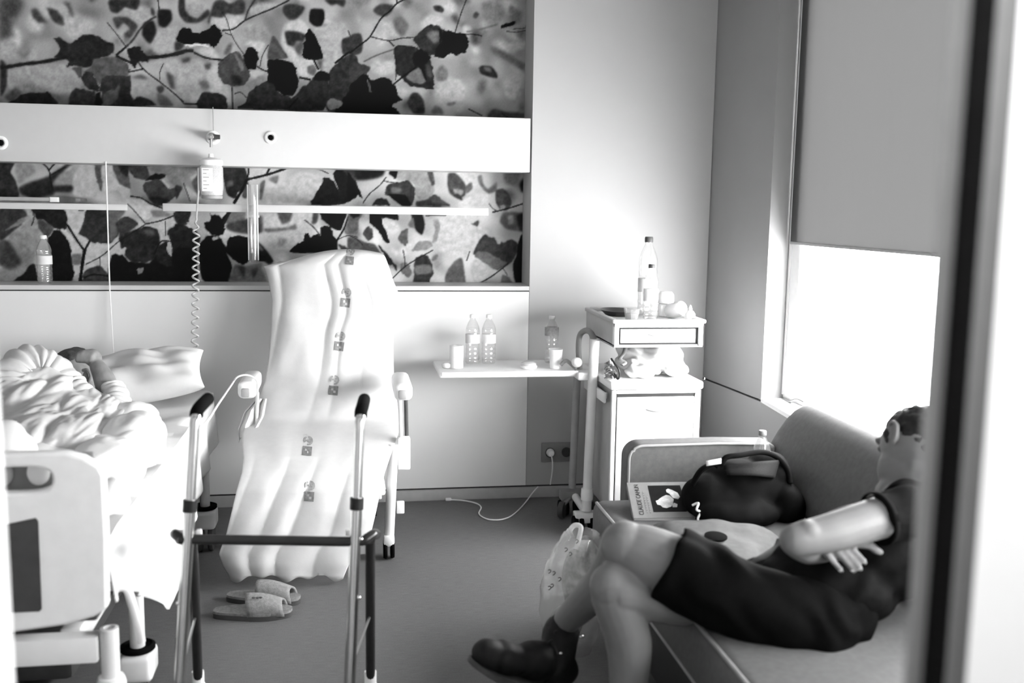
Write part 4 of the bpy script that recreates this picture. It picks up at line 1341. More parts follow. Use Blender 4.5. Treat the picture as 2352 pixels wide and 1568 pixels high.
# right side: leg, caster and arm posts
def arm(side):
    if side > 0:
        pad = at_y(924, 888, 3.95)
        posts = [(pad + V(-.010, 0, -.03), at_y(921, 1005, 3.93)), (pad + V(.014, .01, -.03), at_y(934, 1000, 3.96))]
        legt, legb = at_y(904, 1020, 3.90), at_y(893, 1245, 3.87)
    else:
        pad = at_y(572, 884, 4.10)
        posts = [(pad + V(.032, 0, -.03), at_y(590, 985, 4.10))]
        legt, legb = at_y(572, 1000, 4.05), at_y(572, 1190, 4.05)
    bm = new_bm()
    box(bm, pad + V(-.036, -.10, -.040), pad + V(.036, .20, .030), .022, 3)
    o = obj('armrest', bm, 'white_plastic', rc)
    bm = new_bm()
    box(bm, pad + V(-.02, -.112, -.03), pad + V(.012, -.096, .005), .006)
    obj('armrest_cap', bm, 'grey_plastic', o)
    for i, (a_, b_) in enumerate(posts):
        bm = new_bm()
        tube(bm, [a_, b_], .008, 10)
        obj('arm_post', bm, 'white_metal' if i == 0 else 'dark_grey', rc)
    bm = new_bm()
    tube(bm, spline([legt, legt.lerp(legb, .3), legb], 4), [.020] * 9, 14)
    obj('leg', bm, 'white_metal', rc)
    bm = new_bm()
    box(bm, (legb.x - .022, legb.y - .03, .055), (legb.x + .022, legb.y + .03, .10), .01)
    obj('caster_hood', bm, 'white_plastic', rc)
    bm = new_bm()
    for sx in (-.014, .014):
        lathe(bm, [(.012, -.008), (.036, -.008), (.040, 0), (.036, .008), (.012, .008)], (legb.x + sx, legb.y, .041), 18, Matrix.Rotation(math.radians(90), 3, 'Y'))
    obj('caster_wheel', bm, 'black_rubber', rc)
arm(1)
arm(-1)
q = at_y(926, 1040, 3.93)
bx('control_box', (q.x - .022, q.y - .02, q.z - .065), (q.x + .028, q.y + .03, q.z + .065), 'white_plastic', rc, bev=.006)
q = at_y(917, 1160, 3.93)
bx('lever', (q.x - .012, q.y - .02, q.z - .03), (q.x + .02, q.y + .0, q.z + .02), 'white_plastic', rc, bev=.004)
for x in (-.33, .10):
    bm = new_bm()
    tube(bm, [(x, 4.35, .33), (x, 4.42, .05)], .016, 12)
    obj('leg', bm, 'white_metal', rc)
    bm = new_bm()
    lathe(bm, [(.012, -.012), (.036, -.012), (.040, 0), (.036, .012), (.012, .012)], (x, 4.42, .041), 18, Matrix.Rotation(math.radians(90), 3, 'Y'))
    obj('caster_wheel', bm, 'black_rubber', rc)
    bx('side_beam', (x - .015, 3.75, .28), (x + .015, 4.37, .31), 'white_metal', rc, bev=.004)

# the sheet over it: outline rows (photo y, left x, right x, depth)
SHR = [(572, 690, 872, 4.47), (580, 672, 884, 4.43), (606, 606, 892, 4.40), (640, 616, 902, 4.375), (690, 624, 922, 4.335), (722, 623, 922, 4.315), (760, 622, 904, 4.29), (820, 617, 904, 4.25), (875, 610, 905, 4.21),
       (925, 588, 912, 4.17), (965, 566, 918, 4.12), (995, 556, 915, 4.00), (1020, 556, 906, 3.88), (1050, 560, 896, 3.77), (1085, 556, 884, 3.69), (1125, 544, 874, 3.645), (1175, 532, 864, 3.625), (1225, 520, 852, 3.61), (1272, 503, 815, 3.60), (1300, 512, 800, 3.595), (1328, 530, 788, 3.60)]
bm = new_bm()
yy = [r[0] for r in SHR]
rows = []
NR, NC = 110, 90
T0, T1 = {}, {}
cols = []
for i in range(NR):
    yv = yy[0] + (yy[-1] - yy[0]) * i / (NR - 1)
    xl, xr, Y = (float(np.interp(yv, yy, [r[k] for r in SHR])) for k in (1, 2, 3))
    row = []
    lower = max(0.0, min(1.0, (yv - 1000) / 150))
    upper = 1 - max(0.0, min(1.0, (yv - 930) / 60))
    for j in range(NC):
        u = j / (NC - 1)
        px = xl + (xr - xl) * u
        # folds fan out from the top right towards the lower left
        ph = u * 30 + (yv - 575) * .012 * (1 - u)
        f = upper * (.55 + .45 * math.sin(yv * .004)) * .010 * (2 * abs(math.sin(.5 * (ph + 2.6 * math.sin(ph * .37)))) ** .7 - 1) * min(1, (yv - 572) / 60)
        ph2 = u * 22 + (yv - 1000) * .006 + 2.0 * math.sin(u * 5 + yv * .004)
        f += lower * .011 * (2 * abs(math.sin(.5 * ph2)) ** .7 - 1) * (.4 + .6 * min(1, (yv - 1000) / 200))
        f += fold((u * 4, yv * .01, 0), .012, 1.3, 2)
        edge = (abs(u - .5) * 2) ** 5
        Yd = Y - f + edge * (.05 if yv < 960 else .03)
        yp = yv + (5 * math.sin(u * 13 + 1) + 5 * math.sin(u * 29) if i == NR - 1 else 0)
        if yv < 620:
            yp += 10 * (abs(u - .6) * 1.6) ** 2 * max(0, (620 - yv) / 48) * 2
        p = at_y(px, yp, Yd)
        p.z = max(p.z, .008)
        row.append(p)
    rows.append(row)
# fold back over the top of the backrest
top = [[p + V(0, .05 * k, -.012 * k * k) for p in rows[0]] for k in (3, 2, 1)]
grid(bm, top + rows)
DR_ROWS = rows
sh = obj('draped_sheet', bm, 'drape_cotton', None, angle=80, solid=.003)
tag(sh, 'white hospital sheet with small printed stamps draped over the recliner', 'sheet')
# printed stamps on the cloth: a little emblem ring over a square, lying on the cloth
def cloth_pt(px, py):
    yv = max(yy[0], min(yy[-1], py))
    i = (yv - yy[0]) / (yy[-1] - yy[0]) * (NR - 1)
    i0 = int(min(NR - 2, i))
    xl, xr = DR_ROWS[i0][0], DR_ROWS[i0][-1]
    a_, b_ = (float(np.interp(yv, yy, [r[k] for r in SHR])) for k in (1, 2))
    j = max(0, min(NC - 1.001, (px - a_) / (b_ - a_) * (NC - 1)))
    j0 = int(j)
    r0 = DR_ROWS[i0][j0].lerp(DR_ROWS[i0][j0 + 1], j - j0)
    r1 = DR_ROWS[i0 + 1][j0].lerp(DR_ROWS[i0 + 1][j0 + 1], j - j0)
    p = r0.lerp(r1, i - i0)
    d = (Vector((0, 0, CAM_H)) - p).normalized()
    return p + d * .0035
def stamp(px, py, ang, s=1.0):
    ca, sa = math.cos(ang), math.sin(ang)
    R2 = lambda u, v: (px + (u * ca - v * sa) * s, py + (u * sa + v * ca) * s)
    def patch(name, quads, m, parent):
        bm = new_bm()
        for q_ in quads:
            vs = [bm.verts.new(cloth_pt(*R2(u, v))) for u, v in q_]
            bm.faces.new(vs)
        return obj(name, bm, m, parent, smooth=False)
    sq = []
    for i in range(4):
        for j in range(4):
            if (i, j) in ((1, 1), (2, 2)):
                continue
            u0, v0 = -8 + i * 4, 2 + j * 4
            sq.append([(u0, v0), (u0 + 4, v0), (u0 + 4, v0 + 4), (u0, v0 + 4)])
    o = patch('stamp_mark', sq, 'stamp_ink', sh)
    ring = []
    for k in range(12):
        if k in (3, 4, 8):
            continue
        a0, a1 = k / 12 * 6.283, (k + 1) / 12 * 6.283
        ring.append([(8.5 * math.cos(a0), -8 + 8.5 * math.sin(a0)), (8.5 * math.cos(a1), -8 + 8.5 * math.sin(a1)), (5.5 * math.cos(a1), -8 + 5.5 * math.sin(a1)), (5.5 * math.cos(a0), -8 + 5.5 * math.sin(a0))])
    for u, v in ((-4, -10), (0, -8), (1, -12)):
        ring.append([(u, v), (u + 3.5, v), (u + 3.5, v + 3), (u, v + 3)])
    patch('stamp_emblem', ring, 'stamp_pale', o)
for s_ in ((804, 586, .1, 1.2), (795, 682, .12, 1.3), (781, 782, .14, 1.3), (767, 883, .1, 1.35), (707, 1022, .1, 1.3), (711, 1126, .08, 1.4)):
    stamp(*s_)
# loose corner of the sheet by the left armrest
bm = new_bm()
rows = []
for i in range(14):
    t = i / 13
    row = []
    for j in range(12):
        u = j / 11
        px = np.interp(t, [0, .3, .7, 1], [590, 560, 545, 548]) * (1 - u) + np.interp(t, [0, .5, 1], [612, 606, 585]) * u
        py = 915 + 100 * t - 14 * u * t + 8 * math.sin(u * 9 + t * 3) * t
        row.append(at_y(px, py, 4.13 + .015 * math.sin(u * 12) - .06 * t))
    rows.append(row)
grid(bm, rows)
o = obj('sheet_corner', bm, 'drape_cotton', sh, angle=80, solid=.003)
# thin tube from the walker grip over the armrest
bm = new_bm()
tube(bm, spline([at_y(455, 985, 2.56), at_y(475, 968, 2.8), at_y(500, 930, 3.3), at_y(531, 885, 3.95), at_y(545, 866, 4.0), at_y(568, 861, 4.02), at_y(588, 872, 4.02), at_y(592, 895, 4.0), at_y(590, 960, 4.0)], 6), .0035, 8)
tag(obj('drip_tube', bm, 'white_plastic'), 'thin white tube looped over the left armrest of the recliner', 'tube')

# ================================================================== SLIPPERS
def slipper(label, heel, toe, wid, seed):
    heel, toe = Vector(heel), Vector(toe)
    ax = (toe - heel)
    L = ax.length
    ax.normalize()
    sd = V(-ax.y, ax.x, 0)
    t = thing('felt_slipper', label, 'slipper', heel, 'felt slippers on the floor')
    def outline(k, n=28):
        out = []
        for i in range(n):
            a = 2 * math.pi * i / n
            u = .5 - .5 * math.cos(a)
            w = wid * (.42 + .12 * math.sin(math.pi * u) - .06 * math.sin(2 * math.pi * u)) * math.copysign(abs(math.sin(a)) ** .55, math.sin(a)) * k
            out.append(heel + ax * (L * (.5 + (u - .5) * (.96 + .04 * k))) + sd * w)
        return out
    bm = new_bm()
    prism(bm, outline(1.0), (0, 0, .016))
    s = obj('sole', bm, 'slipper_sole', t, angle=50)
    bm = new_bm()
    prism(bm, [p + V(0, 0, .016) for p in outline(.93)], (0, 0, .008))
    obj('insole', bm, 'slipper_felt', t, angle=50)
    bm = new_bm()
    rows = []
    for i in range(10):
        u = .46 + .46 * i / 9
        hgt = .066 - .022 * max(0, (u - .6) / .32) ** 1.5
        w = wid * (.5 + .03 * math.sin(u * 5)) * (1 if u < .8 else 1 - 1.2 * (u - .8) ** 1.3)
        row = []
        for j in range(15):
            a = math.pi * j / 14
            row.append(heel + ax * (L * u - .012 * math.sin(a)) + sd * (math.cos(a) * w) + V(0, 0, .012 + math.sin(a) ** .7 * hgt))
        rows.append(row)
    grid(bm, rows)
    up = obj('upper_band', bm, 'slipper_felt', t, solid=.008)
    return t, ax, sd, heel, L, up
h0, t0 = at_z(487, 1412, 0), at_z(672, 1412, 0)
r = slipper('grey felt slipper in front, with an embroidered emblem on the band', at_z(490, 1408, .01) - V(0, 0, .01), at_z(672, 1405, .01) - V(0, 0, .01), .10, 1)
slipper('grey felt slipper behind, tucked beyond its pair', at_z(522, 1370, .01) - V(0, 0, .01), at_z(690, 1378, .01) - V(0, 0, .01), .095, 2)
_, ax, sd, heel, L, up = r
bm = new_bm()
em = heel + ax * L * .57 - sd * .028 + V(0, 0, .076)
for k in range(5):
    a = k * 1.256
    ell(bm, em + ax * (.013 * math.cos(a)) - sd * (.010 * math.sin(a)) + V(0, 0, -.001 + .004 * math.sin(a)), (.006, .005, .003), None, 8, 6)
obj('emblem', bm, 'dark_grey', up)

# ================================================================== OVERBED TABLE
TZ = .70
ot = thing('overbed_table', 'white height-adjustable overbed table on a castor base', 'table', (.75, 4.3, 0))
TX0, TX1 = at_z(1006, 852, TZ).x, 1.0
bm = new_bm()
box(bm, (TX0, 4.16, TZ - .022), (.985, 4.52, TZ), .010, 3)
obj('table_top', bm, 'white_plastic', ot)
bm = new_bm()
for y0, y1 in ((4.155, 4.168),):
    box(bm, (TX0 + .01, y0, TZ - .014), (.975, y1, TZ + .006), .004)
obj('table_lip', bm, 'white_metal', ot)
def mpost(name, a, b, r, m):
    bm = new_bm()
    tube(bm, [a, b], r, 16)
    return obj(name, bm, m, ot)
pa, pb = at_y(1366, 778, 4.12), at_y(1347, 1172, 4.12)
fp_ = mpost('front_post', pa, pb, .021, 'white_metal')
ra, rb2 = at_y(1326, 862, 4.36), at_y(1314, 1120, 4.36)
mpost('rear_post', ra, rb2, .017, 'grey_plastic')
# loop handle on top of the posts
bm = new_bm()
tube(bm, spline([at_y(1333, 868, 4.22), at_y(1330, 830, 4.22), at_y(1329, 790, 4.22), at_y(1333, 768, 4.21), at_y(1345, 759, 4.18), at_y(1357, 764, 4.14), at_y(1365, 784, 4.12)], 6), .013, 12)
obj('lift_handle', bm, 'mid_grey', ot)
bm = new_bm()
q = at_y(1340, 862, 4.16)
box(bm, q + V(-.03, -.03, -.018), q + V(.055, .06, .018), .008)
obj('clamp_block', bm, 'white_plastic', ot)
bm = new_bm()
ell(bm, at_y(1325, 832, 4.16), (.024, .024, .022))
obj('clamp_knob', bm, 'white_plastic', ot)
bm = new_bm()
tube(bm, spline([at_y(1288, 838, 4.2), at_y(1300, 828, 4.19), at_y(1316, 840, 4.17), at_y(1324, 848, 4.16)], 4), .008, 10)
obj('clamp_lever', bm, 'mid_grey', ot)
# base: feet and castors
for nm, (x, y), Y in (('front', (1352, 1186), 4.12), ('rear', (1318, 1135), 4.36)):
    c = at_y(x, y, Y)
    bm = new_bm()
    box(bm, (c.x - .065, c.y - .03, c.z - .022), (c.x + .040, c.y + .03, c.z + .022), .005)
    ft = obj('base_foot', bm, 'white_metal' if nm == 'front' else 'mid_grey', ot)
    for sx in (-.05, .022):
        for k in (-.012, .012):
            bm = new_bm()
            z0 = max(.036, c.z - .05)
            lathe(bm, [(.008, -.010), (.034, -.010), (.036, 0), (.034, .010), (.008, .010)], (c.x + sx + k, c.y - .01, .036), 18, Matrix.Rotation(math.radians(90), 3, 'Y'))
            obj('castor_wheel', bm, 'black_rubber', ft)
        bm = new_bm()
        tube(bm, [(c.x + sx, c.y - .01, .03), (c.x + sx, c.y - .01, c.z - .01)], .009, 10)
        obj('castor_stem', bm, 'steel', ft)
bm = new_bm()
q = at_y(1291, 1163, 4.30)
lathe(bm, [(.010, -.012), (.036, -.012), (.040, 0), (.036, .012), (.010, .012)], V(q.x, q.y, .04), 20, Matrix.Rotation(math.radians(60), 3, 'Z') @ Matrix.Rotation(math.radians(90), 3, 'X'))
obj('castor_wheel', bm, 'dark_grey', ot)
c1, c2 = at_y(1352, 1186, 4.12), at_y(1318, 1135, 4.36)
bm = new_bm()
tube(bm, [(c1.x, c1.y, c1.z), (c2.x, c2.y, c2.z)], .018, 10)
obj('base_beam', bm, 'white_metal', ot)
bm = new_bm()
tube(bm, [(q.x, q.y, .06), (c2.x, c2.y, c2.z)], .010, 10)
obj('castor_arm', bm, 'mid_grey', ot)
bm = new_bm()
lathe(bm, [(.026, -.02), (.027, 0), (.025, .03)], pb + V(0, 0, .07), 16)
obj('post_collar', bm, 'white_plastic', fp_)

# things on the table
zt = TZ + .0005
def on_table(px, py):
    p = at_z(px, py, TZ)
    p.y = min(max(p.y, 4.20), 4.48)
    return (p.x, p.y, zt)
p = on_table(1048, 845)
t = thing('paper_roll', 'white paper roll standing at the left end of the overbed table', 'paper roll', (p[0], p[1], zt))
bm = new_bm()
lathe(bm, [(.020, 0), (.030, .001), (.0305, .004), (.0305, .098), (.029, .100), (.012, .100), (.011, .096)], p, 24)
obj('roll', bm, 'paper', t)
bm = new_bm()
lathe(bm, [(.0105, .002), (.0105, .0965), (.009, .0965)], p, 16)
obj('core', bm, 'mid_grey', t)
b1 = bottle('left of the two matching water bottles on the overbed table', on_table(1085, 834), .222, .032, lab=(.42, .60), group='paired bottles on the overbed table')
b2 = bottle('right of the two matching water bottles on the overbed table', on_table(1122, 834), .222, .032, lab=(.42, .60), group='paired bottles on the overbed table')
bottle('clear bottle with open neck behind a cup on the overbed table', on_table(1266, 832), .215, .032, cap='milky_plastic', lab=(.58, .76), lab_mat='stamp_pale')
p = on_table(1268, 842)
cup('paper_cup', 'small white cup in front of the single bottle on the table', (p[0] + .004, 4.25, zt), .088, .024, .031, 'white_plastic')
p = on_table(1205, 838)
t = thing('soap_dish', 'low round white dish with a lid lying on the overbed table', 'dish', (p[0], 4.26, zt))
bm = new_bm()
lathe(bm, [(.03, 0), (.036, .003), (.038, .014), (.034, .016)], (p[0], 4.26, zt), 22)
obj('dish_base', bm, 'white_plastic', t)
bm = new_bm()
lathe(bm, [(.034, .016), (.033, .026), (.024, .031), (.004, .032)], (p[0], 4.26, zt), 22)
obj('dish_lid', bm, 'milky_plastic', t)
p = at_z(1018, 836, TZ)
bm = new_bm()
lathe(bm, [(.014, 0), (.02, .004), (.022, .018), (.012, .024), (.002, .025)], (TX0 + .045, 4.30, zt), 14)
tag(obj('cotton_ball', bm, 'paper'), 'small crumpled white tissue at the corner of the overbed table', 'tissue')

# ================================================================== BEDSIDE CABINET
CX0, CX1, CYF, CYB = 1.062, 1.448, 3.92, 4.42
cn = thing('bedside_cabinet', 'white bedside cabinet with an upper drawer unit over an open shelf', 'cabinet', (1.255, 4.17, 0))
zb, zl, zu0, zu1 = .13, .695, .842, .952
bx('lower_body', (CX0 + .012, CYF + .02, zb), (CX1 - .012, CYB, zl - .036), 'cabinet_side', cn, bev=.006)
bm = new_bm()
box(bm, (CX0 - .008, CYF - .006, zl - .034), (CX1 + .008, CYB + .01, zl), .010, 3)
obj('shelf_top', bm, 'cabinet_white', cn)
dd = bx('door', (CX0 + .025, CYF - .002, .14), (CX1 - .031, CYF + .017, zl - .064), 'cabinet_white', cn, bev=.002)
bx('door_gap', (CX0 + .020, CYF + .010, .135), (CX1 - .026, CYF + .0165, zl - .064), 'dark_gap', cn)
bx('door_gap', (CX0 + .022, CYF + .006, zl - .064), (CX1 - .030, CYF + .0195, zl - .050), 'dark_gap', cn)
bx('front_stile', (CX0 + .002, CYF, zb), (CX0 + .020, CYF + .019, zl - .035), 'cabinet_white', cn, bev=.003)
bx('front_stile', (CX1 - .026, CYF, zb), (CX1 - .002, CYF + .019, zl - .035), 'cabinet_white', cn, bev=.003)
bx('front_rail', (CX0 + .020, CYF, zl - .050), (CX1 - .026, CYF + .019, zl - .035), 'cabinet_white', cn, bev=.003)
def pull(z, parent, yf):
    bm = new_bm()
    pts_ = [V(1.255 + .045 * u, yf - .010 * (1 - u * u), z - .005 * (1 - u * u)) for u in np.linspace(-1, 1, 11)]
    tube(bm, pts_, [.002, .004, .005, .006, .006, .006, .006, .006, .005, .004, .002], 8)
    obj('handle', bm, 'grey_plastic', parent)
pull(zl - .115, dd, CYF - .004)
# upper drawer unit on two back posts
for x in (CX0 + .03, CX1 - .03):
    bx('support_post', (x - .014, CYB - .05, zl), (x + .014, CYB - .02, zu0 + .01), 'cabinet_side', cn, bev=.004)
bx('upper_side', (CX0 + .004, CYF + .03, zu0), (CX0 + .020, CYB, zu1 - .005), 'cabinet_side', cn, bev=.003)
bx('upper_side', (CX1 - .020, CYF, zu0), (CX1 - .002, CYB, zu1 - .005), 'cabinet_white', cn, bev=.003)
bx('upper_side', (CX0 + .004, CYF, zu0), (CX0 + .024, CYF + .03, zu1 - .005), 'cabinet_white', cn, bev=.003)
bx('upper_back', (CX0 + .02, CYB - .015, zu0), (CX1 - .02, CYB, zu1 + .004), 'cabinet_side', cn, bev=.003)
bx('upper_floor', (CX0 + .004, CYF + .006, zu0 - .004), (CX1 - .002, CYB, zu0 + .008), 'mid_grey', cn)
bx('drawer_recess', (CX0 + .024, CYF + .014, zu0 + .008), (CX1 - .020, CYF + .02, zu1 - .03), 'dark_gap', cn)
dw = bx('drawer', (CX0 + .032, CYF + .004, zu0 + .015), (CX1 - .034, CYF + .0135, zu1 - .038), 'cabinet_white', cn, bev=.002)
pull((zu0 + zu1) / 2 - .004, dw, CYF + .004)
bx('front_rail', (CX0 + .004, CYF - .002, zu1 - .031), (CX1 - .002, CYF + .018, zu1 - .004), 'cabinet_white', cn, bev=.004)
bx('tray_floor', (CX0 + .02, CYF + .018, zu1 - .024), (CX1 - .02, CYB - .015, zu1 - .014), 'cabinet_white', cn)
bx('tray_edge', (CX0 - .004, CYF - .006, zu1 - .014), (CX1 + .008, CYF + .014, zu1 + .002), 'cabinet_white', cn, bev=.005)
bx('tray_edge', (CX1 - .022, CYF + .014, zu1 - .014), (CX1 + .008, CYB, zu1 + .002), 'cabinet_white', cn, bev=.005)
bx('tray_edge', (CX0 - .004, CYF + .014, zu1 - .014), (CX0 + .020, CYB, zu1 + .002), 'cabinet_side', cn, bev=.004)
for x in (CX0 + .04, CX1 - .04):
    for y in (CYF + .05, CYB - .05):
        bm = new_bm()
        lathe(bm, [(.008, -.012), (.026, -.012), (.028, 0), (.026, .012), (.008, .012)], (x, y, .028), 16, Matrix.Rotation(math.radians(90), 3, 'Y'))
        obj('castor_wheel', bm, 'dark_grey', cn)
        bm = new_bm()
        tube(bm, [(x, y, .03), (x, y, zb + .005)], .008, 8)
        obj('castor_stem', bm, 'steel', cn)
for x, y in ((CX0 - .018, CYF + .06),):
    bx('side_rail', (x, y, zl - .10), (x + .012, y + .36, zl - .055), 'cabinet_white', cn, bev=.004)
    for yy_ in (y + .05, y + .30):
        bx('rail_spacer', (x + .010, yy_, zl - .09), (x + .032, yy_ + .02, zl - .065), 'cabinet_white', cn)
# on its top tray
zt2 = zu1 - .0135
bottle('tall large water bottle with a dark cap at the back of the bedside cabinet', (1.300, 4.25, zt2), .345, .042, cap='dark_grey', lab=(.30, .47))
bottle('small water bottle with a dark cap in front of the tall bottle on the cabinet', (1.258, 4.06, zt2), .235, .031, cap='dark_grey', lab=(.34, .56))
def jar(label, px, py, Y, r, h, m='white_plastic'):
    c = at_y(px, py, Y)
    t = thing('cosmetic_jar', label, 'jar', (c.x, Y, zt2))
    bm = new_bm()
    hz = c.z - zt2
    lathe(bm, [(r * .8, 0), (r * .95, .004), (r, hz * .45), (r * .9, hz * .55), (r * .5, hz * .6)], (c.x, Y, zt2), 20)
    obj('jar_body', bm, 'milky_plastic', t)
    bm = new_bm()
    lathe(bm, [(r * .9, hz * .55), (r, hz * .6), (r, hz * .95), (r * .8, hz), (r * .2, hz)], (c.x, Y, zt2), 20)
    obj('jar_lid', bm, m, t)
c = at_y(1530, 667, 4.18)
t = thing('lidded_tub', 'pale round tub with a domed white lid beside the bottles on the cabinet', 'tub', (c.x, 4.18, zt2))
bm = new_bm()
lathe(bm, [(.026, 0), (.030, .004), (.032, .05), (.026, .056)], (c.x, 4.18, zt2), 20)
obj('tub_body', bm, 'milky_plastic', t)
bm = new_bm()
lathe(bm, [(.026, .055), (.034, .060), (.036, .075), (.034, .098), (.024, .110), (.008, .112)], (c.x, 4.18, zt2), 22)
obj('tub_lid', bm, 'white_plastic', t)
c = at_y(1553, 692, 4.10)
t = thing('tissue_roll', 'white roll lying on its side on the cabinet behind the dropper bottle', 'roll', (c.x, 4.10, zt2))
bm = new_bm()
lathe(bm, [(.010, -.04), (.030, -.04), (.033, -.036), (.033, .036), (.030, .04), (.010, .04)], (c.x, 4.10, zt2 + .0375), 22, Matrix.Rotation(math.radians(25), 3, 'Z') @ Matrix.Rotation(math.radians(75), 3, 'X'))
obj('roll', bm, 'paper', t)
c = at_y(1590, 700, 4.02)
t = thing('dropper_bottle', 'small white squeeze bottle with a narrow nozzle at the cabinet corner', 'bottle', (c.x - .008, 4.02, zt2))
bm = new_bm()
lathe(bm, [(.018, 0), (.022, .003), (.022, .028), (.014, .040), (.006, .044)], (c.x - .008, 4.02, zt2), 18)
obj('bottle_body', bm, 'white_plastic', t)
bm = new_bm()
lathe(bm, [(.008, .042), (.008, .052), (.004, .064), (.002, .066)], (c.x - .008, 4.02, zt2), 12)
obj('nozzle', bm, 'white_plastic', t)
c = V(1.165, 4.24, zt2)
t = thing('kidney_tray', 'black oval tray lying on the left of the cabinet top', 'tray', c)
bm = new_bm()
lathe(bm, [(.050, 0), (.070, .022), (.074, .024), (.066, .022), (.046, .004), (.004, .004)], c, 28, Matrix.Diagonal((1.05, 1.5, 1)))
obj('tray_shell', bm, 'black_plastic', t)
c = at_z(1432, 712, zu1)
t = thing('clear_box', 'small clear plastic tub in front of the black tray on the cabinet', 'tub', (1.168, 4.03, zt2))
bm = new_bm()
lathe(bm, [(.024, 0), (.026, .002), (.034, .048), (.036, .050), (.032, .048), (.023, .004)], (1.168, 4.03, zt2), 8, Matrix.Rotation(.4, 3, 'Z'))
obj('tub_shell', bm, 'clear_plastic', t, angle=20)
bm = new_bm()
lathe(bm, [(.022, .004), (.027, .03), (.02, .032)], (1.168, 4.03, zt2), 8, Matrix.Rotation(.4, 3, 'Z'))
obj('tub_content', bm, 'stamp_pale', t, angle=20)
# on the open shelf: bag with dark rim and a heap of white laundry
bm = new_bm()
zs_ = zl + .001
for c, r in (((1.27, 4.14, zs_ + .045), (.13, .13, .05)), ((1.33, 4.12, zs_ + .085), (.10, .12, .05)), ((1.24, 4.18, zs_ + .09), (.09, .10, .045)), ((1.37, 4.05, zs_ + .035), (.06, .09, .036)), ((1.22, 4.02, zs_ + .03), (.08, .06, .03))):
    ell(bm, c, r, u=24, v=16)
o = obj('laundry_heap', bm, 'bed_linen', None)
bake(o, .007, 5)
displace(o, lambda w: fold(w, .012, 16, 3) + .004 * math.sin(w.x * 90 + w.z * 130 + 5 * noise.noise(w * 14)), zs_, zu0 - .008)
tag(o, 'crumpled heap of white laundry on the open shelf of the cabinet', 'laundry')
bg_ = thing('plastic_bag', 'small dark-rimmed plastic bag poking out left of the laundry', 'bag', (1.115, 4.0, zs_))
A = [at_y(1404, 823, 4.0), at_y(1412, 835, 3.98), at_y(1421, 848, 3.97), at_y(1423, 862, 3.97), at_y(1419, 870, 3.97), at_y(1413, 860, 3.98), at_y(1411, 853, 3.99)]
bm = new_bm()
tube(bm, spline(A, 5), .004, 8)
obj('bag_rim', bm, 'black_plastic', bg_)
bm = new_bm()
rows = []
for i in range(9):
    t_ = i / 8
    a0 = at_y(1406, 826, 4.0).lerp(at_y(1420, 869, 3.975), t_)
    a1 = at_y(1388, 832, 4.02).lerp(at_y(1392, 870, 4.0), t_)
    rows.append([a0.lerp(a1, u) + V(0, .012 * math.sin(u * 9 + t_ * 14), .006 * math.sin(t_ * 20 + u * 5)) for u in np.linspace(0, 1, 9)])
grid(bm, rows)
for r_ in bm.verts:
    r_.co.z = max(r_.co.z, zs_ + .002)
obj('bag_film', bm, 'grey_plastic', bg_, angle=25)
bm = new_bm()
for k in range(5):
    t_ = k / 4
    a0 = at_y(1404, 838 + 7 * k, 3.99)
    a1 = at_y(1388 + 3 * (k % 2), 848 + 5 * k, 3.99)
    tube(bm, [a0, a0.lerp(a1, .5) + V(0, -.004, .004), a1], .0026, 6)
obj('bag_creases', bm, 'dark_grey', bg_, kind='stuff')
bm = new_bm()
tube(bm, spline([at_y(1437, 798, 4.12), at_y(1432, 812, 4.08), at_y(1424, 824, 4.04), at_y(1436, 832, 4.02), at_y(1428, 838, 4.0)], 5), .009, 8, flat=.4)
obj('bag_handle', bm, 'mid_grey', bg_)

# ================================================================== SOFA
SX, SZ, SYN, SYF = .80, .43, 1.30, 3.30
sf = thing('sofa', 'low grey vinyl sofa standing along the window wall', 'sofa', (1.2, 2.3, 0))
bm = new_bm()
box(bm, (SX, SYN, .27), (1.46, 3.18, SZ), .035, 4)
obj('seat_cushion', bm, 'sofa_vinyl', sf)
bx('seat_rail', (SX + .015, SYN + .02, .12), (1.5, 3.2, .272), 'sofa_base', sf, bev=.01)
bm = new_bm()
prof = [(1.40, .40), (1.415, .50), (1.50, .66), (1.555, .725), (1.60, .738), (1.65, .722), (1.69, .66), (1.70, .40)]
rows = []
ys_ = [SYN + .02, SYN + .04, SYN + .07] + list(np.linspace(SYN + .12, 3.21, 16)) + [3.25, 3.275, 3.285]
for y in ys_:
    e = 0
    if y > 3.22:
        e = (y - 3.22) / .065
    elif y < SYN + .07:
        e = (SYN + .07 - y) / .05
    s = 1 - .10 * e ** 2
    rows.append([V(1.56 + (x - 1.56) * s, y, .40 + (z - .40) * s) for x, z in prof])
vs = grid(bm, rows)
bm.faces.new(vs[0])
bm.faces.new(vs[-1][::-1])
for i in range(len(vs) - 1):
    bm.faces.new((vs[i][0], vs[i + 1][0], vs[i + 1][-1], vs[i][-1]))
bk = obj('backrest', bm, 'sofa_vinyl', sf, angle=70)
md = bk.modifiers.new('soft', 'SUBSURF')
md.levels = md.render_levels = 1
